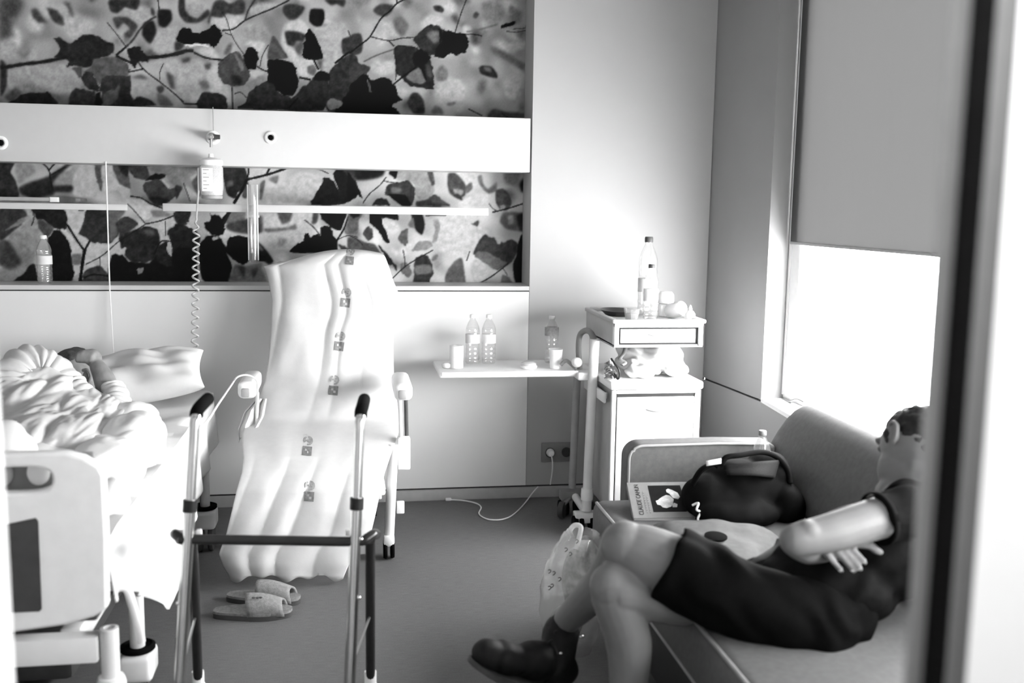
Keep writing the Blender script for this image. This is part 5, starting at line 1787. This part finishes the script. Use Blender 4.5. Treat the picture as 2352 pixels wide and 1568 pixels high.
# far arm
bm = new_bm()
ax0, ax1, az0, az1, rad = .925, 1.46, .14, .612, .055
ol = []
for cx_, cz_, a0, a1 in ((ax0 + rad, az1 - rad, 180, 90), ):
    for k in range(9):
        a = math.radians(a0 + (a1 - a0) * k / 8)
        ol.append((cx_ + rad * math.cos(a), cz_ + rad * math.sin(a)))
ol += [(1.25, az1 + .002), (ax1 - .03, az1 - .004), (ax1, az1 - .02), (ax1, az0), (ax0, az0)]
prism(bm, [(x, 3.19, z) for x, z in ol], (0, .085, 0))
am = obj('armrest', bm, 'sofa_vinyl', sf, angle=30)
md = am.modifiers.new('round', 'BEVEL')
md.width = .012
md.segments = 3
md.limit_method = 'ANGLE'
bm = new_bm()
tube(bm, [V(x, 3.188, z) for x, z in [(ax0 + .006, .46)] + [(x + (.006 if i < 5 else 0), z - (.006 if i > 3 else 0)) for i, (x, z) in enumerate(ol[:11])]], .0045, 8)
obj('piping', bm, 'piping_vinyl', am)
bm = new_bm()
tube(bm, [(SX + .012, SYN + .03, SZ - .006), (SX + .012, 3.15, SZ - .006)], .005, 8)
obj('piping', bm, 'piping_vinyl', sf)
bm = new_bm()
tube(bm, [(SX + .004, SYN + .03, .285), (SX + .004, 3.15, .285)], .004, 8)
obj('piping', bm, 'piping_vinyl', sf)
for x in (SX + .07, 1.42):
    for y in (SYN + .1, 3.1):
        bm = new_bm()
        lathe(bm, [(.018, 0), (.020, .004), (.026, .125)], (x, y, 0), 14)
        obj('leg', bm, 'dark_tube', sf)

# ------------------------------------------------------------------ things on the sofa
p = at_y(1743, 1035, 3.12)
bottle('water bottle standing on the sofa behind the black backpack', (1.375, 3.12, SZ + .002), .235, .031, cap='mid_grey', lab=(.30, .48))

# book, leaning on the backpack
def book():
    bl, br_ = at_z(1455, 1193, SZ + .01), at_z(1600, 1192, SZ + .01)
    tl = at_y(1440, 1108, 3.10)
    tr = at_y(1580, 1104, 3.08)
    c0 = at_y(1456, 1190, 2.93)
    ex = (at_y(1600, 1188, 2.90) - c0)
    ey = (tl - c0)
    ex0 = ex.copy()
    n_ = ex.cross(ey).normalized()
    t = thing('paperback_book', 'grey paperback book propped against the backpack on the sofa', 'book', (c0.x + .1, c0.y, SZ))
    th = .022
    back = -n_ * th if n_.y < 0 else n_ * th
    def q(u, v, w=0.0):
        return c0 + ex * u + ey * v + back.normalized() * w
    def slab(bm, u0, u1, v0, v1, w0, w1):
        a = [q(u0, v0, w0), q(u1, v0, w0), q(u1, v1, w0), q(u0, v1, w0)]
        prism(bm, a, back.normalized() * (w1 - w0))
    bm = new_bm()
    slab(bm, 0, 1, 0, 1, 0, .0012)
    cv = obj('front_cover', bm, 'book_cover', t, smooth=False)
    bm = new_bm()
    slab(bm, .012, .985, .01, .99, .0014, th - .0014)
    obj('page_block', bm, 'book_pages', t, smooth=False)
    bm = new_bm()
    slab(bm, 0, 1, 0, 1, th - .0012, th)
    obj('back_cover', bm, 'book_cover', t, smooth=False)
    bm = new_bm()
    slab(bm, -.004, .006, 0, 1, 0, th)
    obj('spine', bm, 'book_cover', t, smooth=False)
    # cover photograph (dark field with pale figures)
    bm = new_bm()
    slab(bm, .335, .875, .16, .90, -.0006, 0)
    ph = obj('cover_photo', bm, 'photo_black', cv, smooth=False)
    def shape(name, pts_, m_, par):
        bm = new_bm()
        prism(bm, [q(u, v, -.0012) for u, v in pts_], back.normalized() * .0006)
        return obj(name, bm, m_, par, smooth=False)
    shape('figure_print', [(.42, .36), (.47, .34), (.50, .28), (.56, .26), (.64, .30), (.68, .38), (.71, .50), (.66, .60), (.60, .62), (.54, .58), (.48, .52), (.45, .48), (.41, .46)], 'photo_pale', ph)
    shape('figure_print', [(.62, .70), (.66, .66), (.70, .54), (.78, .50), (.82, .56), (.80, .68), (.72, .76), (.66, .80), (.62, .77)], 'photo_pale', ph)
    shape('figure_print', [(.66, .28), (.73, .28), (.75, .36), (.70, .40), (.66, .34)], 'photo_pale', ph)
    # lettering down the left of the cover
    ax_ = ex.normalized()
    ay_ = ey.normalized()
    def text(body, u, v, size, m_):
        cu = bpy.data.curves.new('cover_lettering', 'FONT')
        cu.body = body
        cu.size = size
        cu.extrude = .0003
        to = bpy.data.objects.new('cover_lettering', cu)
        COL.objects.link(to)
        dg = bpy.context.evaluated_depsgraph_get()
        me = bpy.data.meshes.new_from_object(to.evaluated_get(dg))
        bpy.data.objects.remove(to, do_unlink=True)
        o_ = q(u, v, -.001)
        Mx = Matrix((( ay_.x, -ax_.x, -back.normalized().x, o_.x), (ay_.y, -ax_.y, -back.normalized().y, o_.y), (ay_.z, -ax_.z, -back.normalized().z, o_.z), (0, 0, 0, 1)))
        me.transform(Matrix.Translation(-Vector(t.location)) @ Mx)
        me.materials.append(MATS[m_])
        ob = bpy.data.objects.new('cover_lettering', me)
        COL.objects.link(ob)
        ob.parent = cv
        ob.location = (0, 0, 0)
    L = ey.length
    text('CLAUDE CAHUN', .175, .08, .0128 * L / .115, 'ink')
    for k in range(2):
        u = .225 + .05 * k
        bm = new_bm()
        for j in range(9 - 2 * k):
            slab(bm, u, u + .018, .14 + .068 * j, .14 + .068 * j + .05, -.0008, 0)
        obj('cover_small_print', bm, 'mid_grey', cv, smooth=False, kind='stuff')
book()

# backpack
bp = thing('backpack', 'black backpack slumped on the sofa beside the book', 'backpack', (1.22, 2.98, SZ))
bm = new_bm()
def BP(x, y, Y):
    return at_y(x, y, Y)
ell(bm, BP(1710, 1130, 2.98), (.16, .12, .105), Matrix.Rotation(math.radians(12), 3, 'Y'), 24, 16)
ell(bm, BP(1640, 1150, 2.95), (.11, .10, .085), Matrix.Rotation(math.radians(20), 3, 'Y'), 22, 14)
ell(bm, BP(1760, 1085, 3.0), (.085, .09, .07), None, 20, 14)
ell(bm, BP(1690, 1175, 2.88), (.14, .10, .05), None, 20, 14)
ell(bm, BP(1800, 1160, 2.92), (.07, .09, .075), None, 20, 14)
o = obj('pack_body', bm, 'backpack_nylon', bp)
bake(o, .008, 6)
displace(o, lambda w: fold(w, .010, 14, 8), SZ + .004)
bm = new_bm()
rows = []
for i in range(8):
    t_ = i / 7
    a_ = BP(1662 + 8 * t_, 1068 + 24 * t_ + 4 * math.sin(t_ * 6), 2.90 - .02 * t_)
    b_ = BP(1790 - 12 * t_, 1056 + 42 * t_, 2.93 - .03 * t_)
    rows.append([a_.lerp(b_, u) + V(0, -.035 * math.sin(u * math.pi), .012 * math.sin(u * math.pi)) for u in np.linspace(0, 1, 14)])
grid(bm, rows)
obj('mesh_pocket', bm, 'backpack_mesh', bp, angle=80, solid=.003)
bm = new_bm()
tube(bm, spline([BP(1658, 1066, 2.90), BP(1668, 1050, 2.90), BP(1700, 1045, 2.90), BP(1750, 1038, 2.92), BP(1785, 1050, 2.93), BP(1808, 1078, 2.92), BP(1815, 1110, 2.90)], 6), .009, 10)
obj('top_piping', bm, 'backpack_nylon', bp)
bm = new_bm()
tube(bm, spline([BP(1590, 1112, 2.93), BP(1610, 1080, 2.92), BP(1640, 1065, 2.92), BP(1655, 1072, 2.90)], 6), [.014] * 19, 10, flat=.5)
obj('shoulder_strap', bm, 'backpack_nylon', bp)
bm = new_bm()
rows = [[BP(1622 + 34 * u, 1058 + 12 * t_ - 6 * u, 2.895 - .006 * math.sin(u * 3)) for u in np.linspace(0, 1, 6)] for t_ in np.linspace(0, 1, 4)]
grid(bm, rows)
obj('white_tag', bm, 'paper', bp, solid=.002)
bm = new_bm()
tube(bm, spline([BP(1590, 1160, 2.87), BP(1604, 1155, 2.86), BP(1600, 1170, 2.85), BP(1609, 1176, 2.85), BP(1603, 1190, 2.84), BP(1605, 1197, 2.84)], 5), .0035, 8)
obj('drawcord', bm, 'paper', bp)

# grey cloth bag lying flat with a dark round spot
tb_ = thing('cloth_bag', 'crumpled grey cloth bag with a black round spot beside the person', 'bag', (1.05, 2.55, SZ))
ol = [(1500, 1205), (1560, 1198), (1640, 1200), (1700, 1206), (1755, 1215), (1790, 1235), (1785, 1258), (1755, 1275), (1730, 1300), (1650, 1320), (1580, 1290), (1530, 1250)]
bm = new_bm()
base = [at_z(x, y, SZ + .004) for x, y in ol]
cen = sum(base, Vector()) / len(base)
n_r = 9
ringp = []
sm = spline(base + [base[0]], 4)[:-1]
for k in range(n_r):
    s = 1 - k / n_r
    rg_ = []
    for i, p_ in enumerate(sm):
        w = cen.lerp(p_, s)
        hgt = .035 * (1 - s ** 4) + fold(w, .014, 11, 5) * (1 - s ** 6)
        rg_.append(bm.verts.new(V(w.x, w.y, SZ + .004 + max(0, hgt))))
    ringp.append(rg_)
cv_ = bm.verts.new(cen + V(0, 0, .036))
for k in range(n_r - 1):
    for i in range(len(sm)):
        bm.faces.new((ringp[k][i], ringp[k][(i + 1) % len(sm)], ringp[k + 1][(i + 1) % len(sm)], ringp[k + 1][i]))
for i in range(len(sm)):
    bm.faces.new((ringp[-1][i], ringp[-1][(i + 1) % len(sm)], cv_))
body_ = obj('bag_body', bm, 'tote_cloth', tb_, angle=80)
bm = new_bm()
tube(bm, spline([at_y(1793, 1240, 2.30), at_y(1785, 1258, 2.28), at_y(1760, 1275, 2.26), at_y(1738, 1288, 2.25), at_y(1728, 1302, 2.25)], 5), .011, 10, flat=.6)
obj('bag_hem', bm, 'tote_cloth', tb_)
spot = at_z(1644, 1233, SZ + .042)
bm = new_bm()
lathe(bm, [(.030, 0), (.033, .001), (.033, .004), (.028, .006), (.002, .006)], spot, 24, Matrix.Rotation(.1, 3, 'X'))
obj('round_spot', bm, 'black_cotton', tb_)

# clear plastic bag hanging at the front of the sofa, behind the legs
pb_ = thing('carrier_bag', 'clear printed plastic bag standing on the floor beyond the raised leg', 'bag', at_z(1290, 1410, 0))
bm = new_bm()
rows = []
prof_ = [(1205, 1318, 1372, 3.0), (1225, 1300, 1376, 2.98), (1260, 1275, 1385, 2.95), (1310, 1252, 1390, 2.92), (1350, 1244, 1390, 2.90), (1400, 1240, 1385, 2.90), (1450, 1245, 1370, 2.90), (1490, 1255, 1355, 2.92)]
for r_ in np.linspace(1224, 1490, 24):
    xl, xr, Y = (float(np.interp(r_, [q_[0] for q_ in prof_], [q_[k] for q_ in prof_])) for k in (1, 2, 3))
    row = []
    for a in np.linspace(0, 2 * math.pi, 40):
        cx_, hw = (xl + xr) / 2, (xr - xl) / 2
        p_ = at_y(cx_ + hw * math.cos(a), r_, Y)
        p_.y += .07 * math.sin(a)
        p_ += V(fold((a * 2, r_ * .02, 0), .010, 1.5, 2), fold((a * 2, r_ * .02, 4), .02, 1.5, 2), 0)
        p_.z = max(p_.z, .004)
        row.append(p_)
    rows.append(row)
grid(bm, rows)
bmesh.ops.remove_doubles(bm, verts=bm.verts, dist=.0005)
film = obj('bag_film', bm, 'bag_film', pb_, angle=60)
bm = new_bm()
tube(bm, spline([at_y(1316, 1232, 3.0), at_y(1310, 1218, 2.99), at_y(1320, 1206, 2.98), at_y(1334, 1210, 2.97), at_y(1330, 1235, 2.96), at_y(1322, 1262, 2.94)], 6), .008, 8, flat=.4)
obj('bag_handle', bm, 'milky_plastic', pb_)
for k, (x, y) in enumerate([(1262, 1312), (1272, 1316), (1268, 1345), (1262, 1350), (1310, 1272), (1300, 1262), (1325, 1243), (1285, 1330)]):
    bm = new_bm()
    c = at_y(x, y, 2.845)
    tube(bm, spline([c + V(-.004, 0, .004), c + V(.001, 0, .006), c + V(.005, 0, .001), c + V(.001, 0, -.004), c + V(-.003, 0, -.006)], 3), .0014, 6)
    obj('printed_mark', bm, 'dark_grey', film)
bm = new_bm()
ell(bm, at_y(1325, 1330, 2.98), (.05, .05, .11), None, 16, 12)
ell(bm, at_y(1300, 1430, 2.95), (.055, .05, .06), None, 16, 12)
ell(bm, at_y(1345, 1270, 3.0), (.035, .04, .06), None, 16, 12)
o = obj('bag_content', bm, 'stamp_pale', pb_)
bake(o, .008, 4)

# ================================================================== PERSON ON THE SOFA
pr = thing('person', 'seated person in black shorts and t-shirt dozing with crossed legs and folded arms', 'person', (1.05, 2.2, SZ))
hipL, hipR = V(1.00, 2.06, .462), V(1.03, 2.30, .435)
kneeL, ankL = at_y(1440, 1258, 2.20), at_y(1300, 1428, 2.46)
kneeR, ankR = at_y(1412, 1352, 2.17), V(.655, 2.18, .09)
shL, shR = V(1.275, 2.055, .722), V(1.42, 2.36, .60)
elL = at_y(1826, 1240, 2.0)
headC = at_y(2100, 1046, 2.24)
bm = new_bm()
# legs
limb(bm, [hipL, hipL.lerp(kneeL, .5) + V(0, -.006, .004), hipL.lerp(kneeL, .85) + V(0, 0, .004), kneeL], [.060, .080, .072, .060], 6, 20)
ell(bm, kneeL + V(-.006, -.002, .006), (.060, .058, .060))
limb(bm, [kneeL + V(-.006, .008, -.005), kneeL.lerp(ankL, .35) + V(.018, .0, .0), kneeL.lerp(ankL, .7) + V(.008, 0, 0), ankL, ankL + V(-.012, .004, -.05)], [.056, .056, .044, .035, .037], 6, 18)
limb(bm, [hipR, hipR.lerp(kneeR, .55) + V(0, 0, -.012), kneeR + V(.03, .006, -.006), kneeR], [.085, .072, .062, .058], 6, 20)
ell(bm, kneeR + V(-.010, -.004, .008), (.052, .052, .056))
limb(bm, [kneeR + V(-.004, 0, -.01), kneeR.lerp(ankR, .32) + V(.024, 0, 0), kneeR.lerp(ankR, .65) + V(.012, 0, 0), ankR], [.055, .056, .043, .035], 6, 18)
# torso, neck, head
ell(bm, V(1.06, 2.19, .465), (.12, .14, .075))
ell(bm, V(1.15, 2.20, .50), (.12, .13, .08))
ell(bm, V(1.26, 2.21, .56), (.11, .14, .08))
limb(bm, [shL + V(.02, .03, -.01), V(1.34, 2.22, .69), shR], [.045, .05, .048], 6, 16)
fdir = V(-.30, .86, -.38).normalized()
crown = (V(.35, .30, .85) - fdir * V(.50, .15, .85).dot(fdir)).normalized()
side = fdir.cross(crown).normalized()
Mh2 = Matrix((fdir, side, crown)).transposed()
def hp(a, b, c):
    return headC + fdir * a + side * b + crown * c
ell(bm, headC + crown * .02 - fdir * .012, (.098, .078, .100), Mh2, 24, 16)
ell(bm, hp(.026, 0, -.045), (.074, .070, .078), Mh2, 20, 14)         # jaw and cheeks
ell(bm, hp(.070, 0, -.095), (.028, .034, .024), Mh2)                 # chin
limb(bm, [hp(.082, 0, .022), hp(.094, 0, -.005), hp(.104, 0, -.022)], [.010, .013, .014], 4, 10)   # nose
ell(bm, hp(.096, 0, -.058), (.014, .026, .010), Mh2)                 # mouth
for s in (-1, 1):
    ell(bm, hp(.070, .031 * s, .018), (.014, .019, .011), Mh2)       # closed eyelids
    ell(bm, hp(.070, .030 * s, .040), (.016, .026, .012), Mh2)       # brow
limb(bm, [hp(-.02, -.005, -.06), (hp(-.02, 0, -.06) + V(1.345, 2.215, .70)) / 2, V(1.345, 2.215, .70)], [.058, .054, .064], 5, 18)
# left arm: upper arm forward to the elbow, forearm folded across
limb(bm, [shL, shL.lerp(elL, .35) + V(0, -.006, .002), shL.lerp(elL, .7) + V(0, -.006, -.002), elL], [.054, .047, .044, .036], 6, 18)
ell(bm, at_y(1856, 1222, 2.0), (.036, .034, .028))
limb(bm, [elL, elL + V(.07, .07, -.045), elL + V(.17, .15, -.075), elL + V(.22, .22, -.085)], [.036, .038, .030, .024], 6, 16)
hw = elL + V(.25, .25, -.085)
ell(bm, hw, (.042, .03, .016))
# right arm, its hand coming out under the left arm
elR = V(1.20, 2.38, .52)
limb(bm, [shR, shR.lerp(elR, .5) + V(0, .02, 0), elR], [.050, .044, .036], 6, 16)
wrR = at_y(1885, 1238, 2.065)
limb(bm, [elR, elR.lerp(wrR, .5), wrR], [.038, .040, .026], 6, 16)
palm = at_y(1915, 1256, 2.04)
ell(bm, palm, (.040, .022, .030), Matrix.Rotation(math.radians(30), 3, 'Y'))
FING = [((1893, 1262), (1904, 1279), (1933, 1311), .0076), ((1912, 1254), (1926, 1270), (1961, 1311), .0080), ((1928, 1250), (1942, 1266), (1977, 1307), .0080), ((1942, 1246), (1957, 1260), (1987, 1292), .0076)]
for i, (a, b, c, r) in enumerate(FING):
    Yf = 2.02
    A, B, C_ = at_y(*a, Yf + .012), at_y(*b, Yf), at_y(*c, Yf - .002 + .014)
    limb(bm, [palm.lerp(A, .6), A, B, B.lerp(C_, .5) + V(0, -.006, 0), C_], [r * 1.05, r * 1.1, r, r * .95, r * .82], 4, 10)
limb(bm, [palm + V(-.02, 0, .015), at_y(1990, 1250, 2.03), at_y(2010, 1262, 2.03), at_y(2022, 1268, 2.04)], [.011, .011, .010, .008], 4, 10)    # thumb, apart from the fingers
body = obj('body', bm, 'skin', pr)
bake(body, .0032, 12, .5)
for (a, b, c, r) in FING:
    bm = new_bm()
    C_ = at_y(c[0] - 3, c[1] - 4, 2.02 + .0035)
    d = (at_y(c[0], c[1], 2.02) - at_y(b[0], b[1], 2.02)).normalized()
    ell(bm, C_, (.005, .002, .0065), Matrix.Rotation(-math.atan2(d.x, d.z), 3, 'Y'), 10, 8)
    obj('fingernail', bm, 'nail', body)
# ear
bm = new_bm()
ec = hp(-.012, -.078, .026) if side.y > 0 else hp(-.012, .078, .026)
s_ = -1 if side.y > 0 else 1
E_ = lambda a, c, b=0.0: ec + (fdir * a + crown * c + side * (s_ * b)) * .85
tube(bm, spline([E_(.012, .012, .002), E_(.008, .030, .008), E_(-.010, .034, .012), E_(-.022, .018, .013), E_(-.016, -.008, .010), E_(-.004, -.024, .006), E_(.006, -.028, .002)], 5), [.0055] * 31, 8)
ell(bm, E_(-.004, .004, .004), (.015, .008, .027), Mh2)
obj('ear', bm, 'skin', body)
# short dark hair
bm = new_bm()
ell(bm, headC + crown * .044 - fdir * .026, (.096, .078, .088), Mh2, 26, 18)
ell(bm, hp(-.056, 0, .0), (.044, .064, .05), Mh2, 18, 12)
for s in (-1, 1):
    ell(bm, hp(.016, .068 * s, .030), (.012, .012, .024), Mh2, 12, 8)
hr = obj('hair', bm, 'hair', body)
bake(hr, .006, 3)
displace(hr, lambda w: fold(w, .006, 60, 3))

# shorts
def cloth_tube(bm, pts_, radii, n=28, sub=6):
    P_ = spline(pts_, sub)
    tube(bm, P_, interp(radii, len(P_)), n)
bm = new_bm()
ell(bm, V(1.05, 2.18, .450), (.15, .18, .095), Matrix.Rotation(math.radians(9), 3, 'X'), 28, 18)
hemL = hipL.lerp(kneeL, .76) + V(0, -.004, .010)
cloth_tube(bm, [hipL + V(.04, 0, 0), hipL.lerp(kneeL, .3) + V(0, -.008, .0), hipL.lerp(kneeL, .55) + V(0, -.006, .004), hemL], [.094, .090, .092, .095])
hemR = hipR.lerp(kneeR, .46) + V(0, 0, -.012)
cloth_tube(bm, [hipR + V(.04, 0, 0), hipR.lerp(kneeR, .3) + V(0, 0, -.01), hemR], [.085, .082, .078])
ell(bm, hipL + V(.06, 0, -.005), (.11, .10, .095), None, 20, 14)
ell(bm, hipL + V(.12, .02, 0), (.10, .09, .09), None, 20, 14)
sho = obj('shorts', bm, 'black_cotton', pr)
bake(sho, .008, 4)
displace(sho, lambda w: fold(w, .010, 12, 4) + .003 * math.sin(w.x * 70 + w.z * 50 + 5 * noise.noise(w * 9)))

# t-shirt with its sleeves
bm = new_bm()
ell(bm, V(1.09, 2.18, .462), (.14, .178, .098), Matrix.Rotation(math.radians(9), 3, 'X'), 28, 18)
ell(bm, V(1.16, 2.19, .510), (.15, .180, .105), None, 28, 18)
ell(bm, V(1.27, 2.21, .565), (.14, .180, .105), None, 28, 18)
limb(bm, [shL + V(.015, .02, .0), V(1.355, 2.20, .67), shR + V(0, 0, .0)], [.064, .064, .058], 6, 20)
cuff = shL.lerp(elL, .30) + V(0, -.004, 0)
cloth_tube(bm, [shL + V(.03, .02, 0), shL + V(-.01, -.004, 0), cuff], [.062, .064, .060])
cuffR = shR.lerp(elR, .7) + V(0, .02, 0)
cloth_tube(bm, [shR + V(.02, -.02, 0), shR, cuffR], [.064, .064, .060])
ts = obj('t_shirt', bm, 'black_tee', pr)
bake(ts, .008, 4)
displace(ts, lambda w: fold(w, .012, 13, 7) + .003 * math.sin(w.x * 60 - w.z * 80 + 6 * noise.noise(w * 8)))
bm = new_bm()
d = (elL - shL).normalized()
rs = []
n1 = d.cross(V(0, 0, 1)).normalized()
n2 = n1.cross(d)
tube(bm, [cuff - d * .012, cuff + d * .002], [.0625, .0615], 28, caps=False)
obj('sleeve_cuff', bm, 'black_cotton', ts, solid=.003)
bm = new_bm()
tube(bm, spline([at_y(2036, 1128, 2.12), at_y(2052, 1118, 2.10), at_y(2080, 1112, 2.10), at_y(2120, 1118, 2.14)], 5), .006, 8)
obj('neckline', bm, 'black_cotton', ts)

# boots
def boot(ank, heel, toe, up_, parent_label=None):
    ax = (toe - heel).normalized()
    upv = (up_ - ax * up_.dot(ax)).normalized()
    sd = ax.cross(upv).normalized()
    L = (toe - heel).length
    bm = new_bm()
    q = lambda a, h, s=0: heel + ax * (a * L) + upv * h + sd * s
    limb(bm, [ank + (ank - q(.18, .05)).normalized() * .015, ank.lerp(q(.20, .055), .5), q(.20, .050)], [.050, .047, .046], 6, 20)
    Mq = Matrix((ax, sd, upv)).transposed()
    ell(bm, q(.16, .048), (.056, .044, .052), Mq, 20, 14)
    ell(bm, q(.40, .056), (.080, .043, .052), Mq, 22, 14)
    ell(bm, q(.68, .044), (.080, .048, .042), Mq, 22, 14)
    ell(bm, q(.85, .042), (.052, .044, .040), Mq, 20, 14)
    o = obj('boot', bm, 'boot_leather', pr)
    bake(o, .005, 4)
    displace(o, lambda w: fold(w, .004, 30, 2))
    bm = new_bm()
    out = []
    for i in range(32):
        a = 2 * math.pi * i / 32
        u = .5 - .5 * math.cos(a)
        wv = (.036 + .012 * math.sin(math.pi * min(1, u * .9))) * math.copysign(abs(math.sin(a)) ** .5, math.sin(a))
        out.append(q(-.02 + u * 1.03, .006 + .016 * max(0, u - .8) / .2, wv))
    prism(bm, out, -upv * .014)
    obj('sole', bm, 'boot_sole', o, angle=50)
    for k in range(4):
        bm = new_bm()
        a, h = .30 + .075 * k, .112 - .007 * k
        tube(bm, spline([q(a, h - .014, -.028), q(a + .02, h - .002, -.012), q(a + .01, h, .012), q(a, h - .014, .028)], 4), .0026, 6)
        obj('lace', bm, 'lace', o)
    bm = new_bm()
    k0 = q(.26, .128)
    tube(bm, spline([k0, k0 + ax * .012 + upv * .022, k0 + ax * .030 + upv * .014, k0 + ax * .012 + upv * .002, k0 + ax * .03 - upv * .012, k0 + ax * .04 - upv * .03], 5), .0025, 6)
    obj('lace_bow', bm, 'lace', o)
    bm = new_bm()
    tube(bm, [ank + (ank - q(.2, .05)).normalized() * .012, ank + (ank - q(.2, .05)).normalized() * .024], .0475, 22)
    obj('boot_collar', bm, 'boot_leather', o)
    return o
heel = at_y(1300, 1584, 2.45)
toe = at_y(1076, 1528, 2.37)
bt = boot(at_y(1288, 1462, 2.465), heel, toe, V(.05, -.05, 1))
for x, y in ((1336, 1462), (1289, 1500)):
    bm = new_bm()
    c = at_y(x, y, 2.41)
    ell(bm, c, (.007, .004, .005))
    obj('boot_eyelet', bm, 'chrome', bt)
boot(V(.655, 2.18, .115), V(.71, 2.19, .016), V(.44, 2.13, .016), V(0, 0, 1))
bpy.data.scenes.remove(SCRATCH)
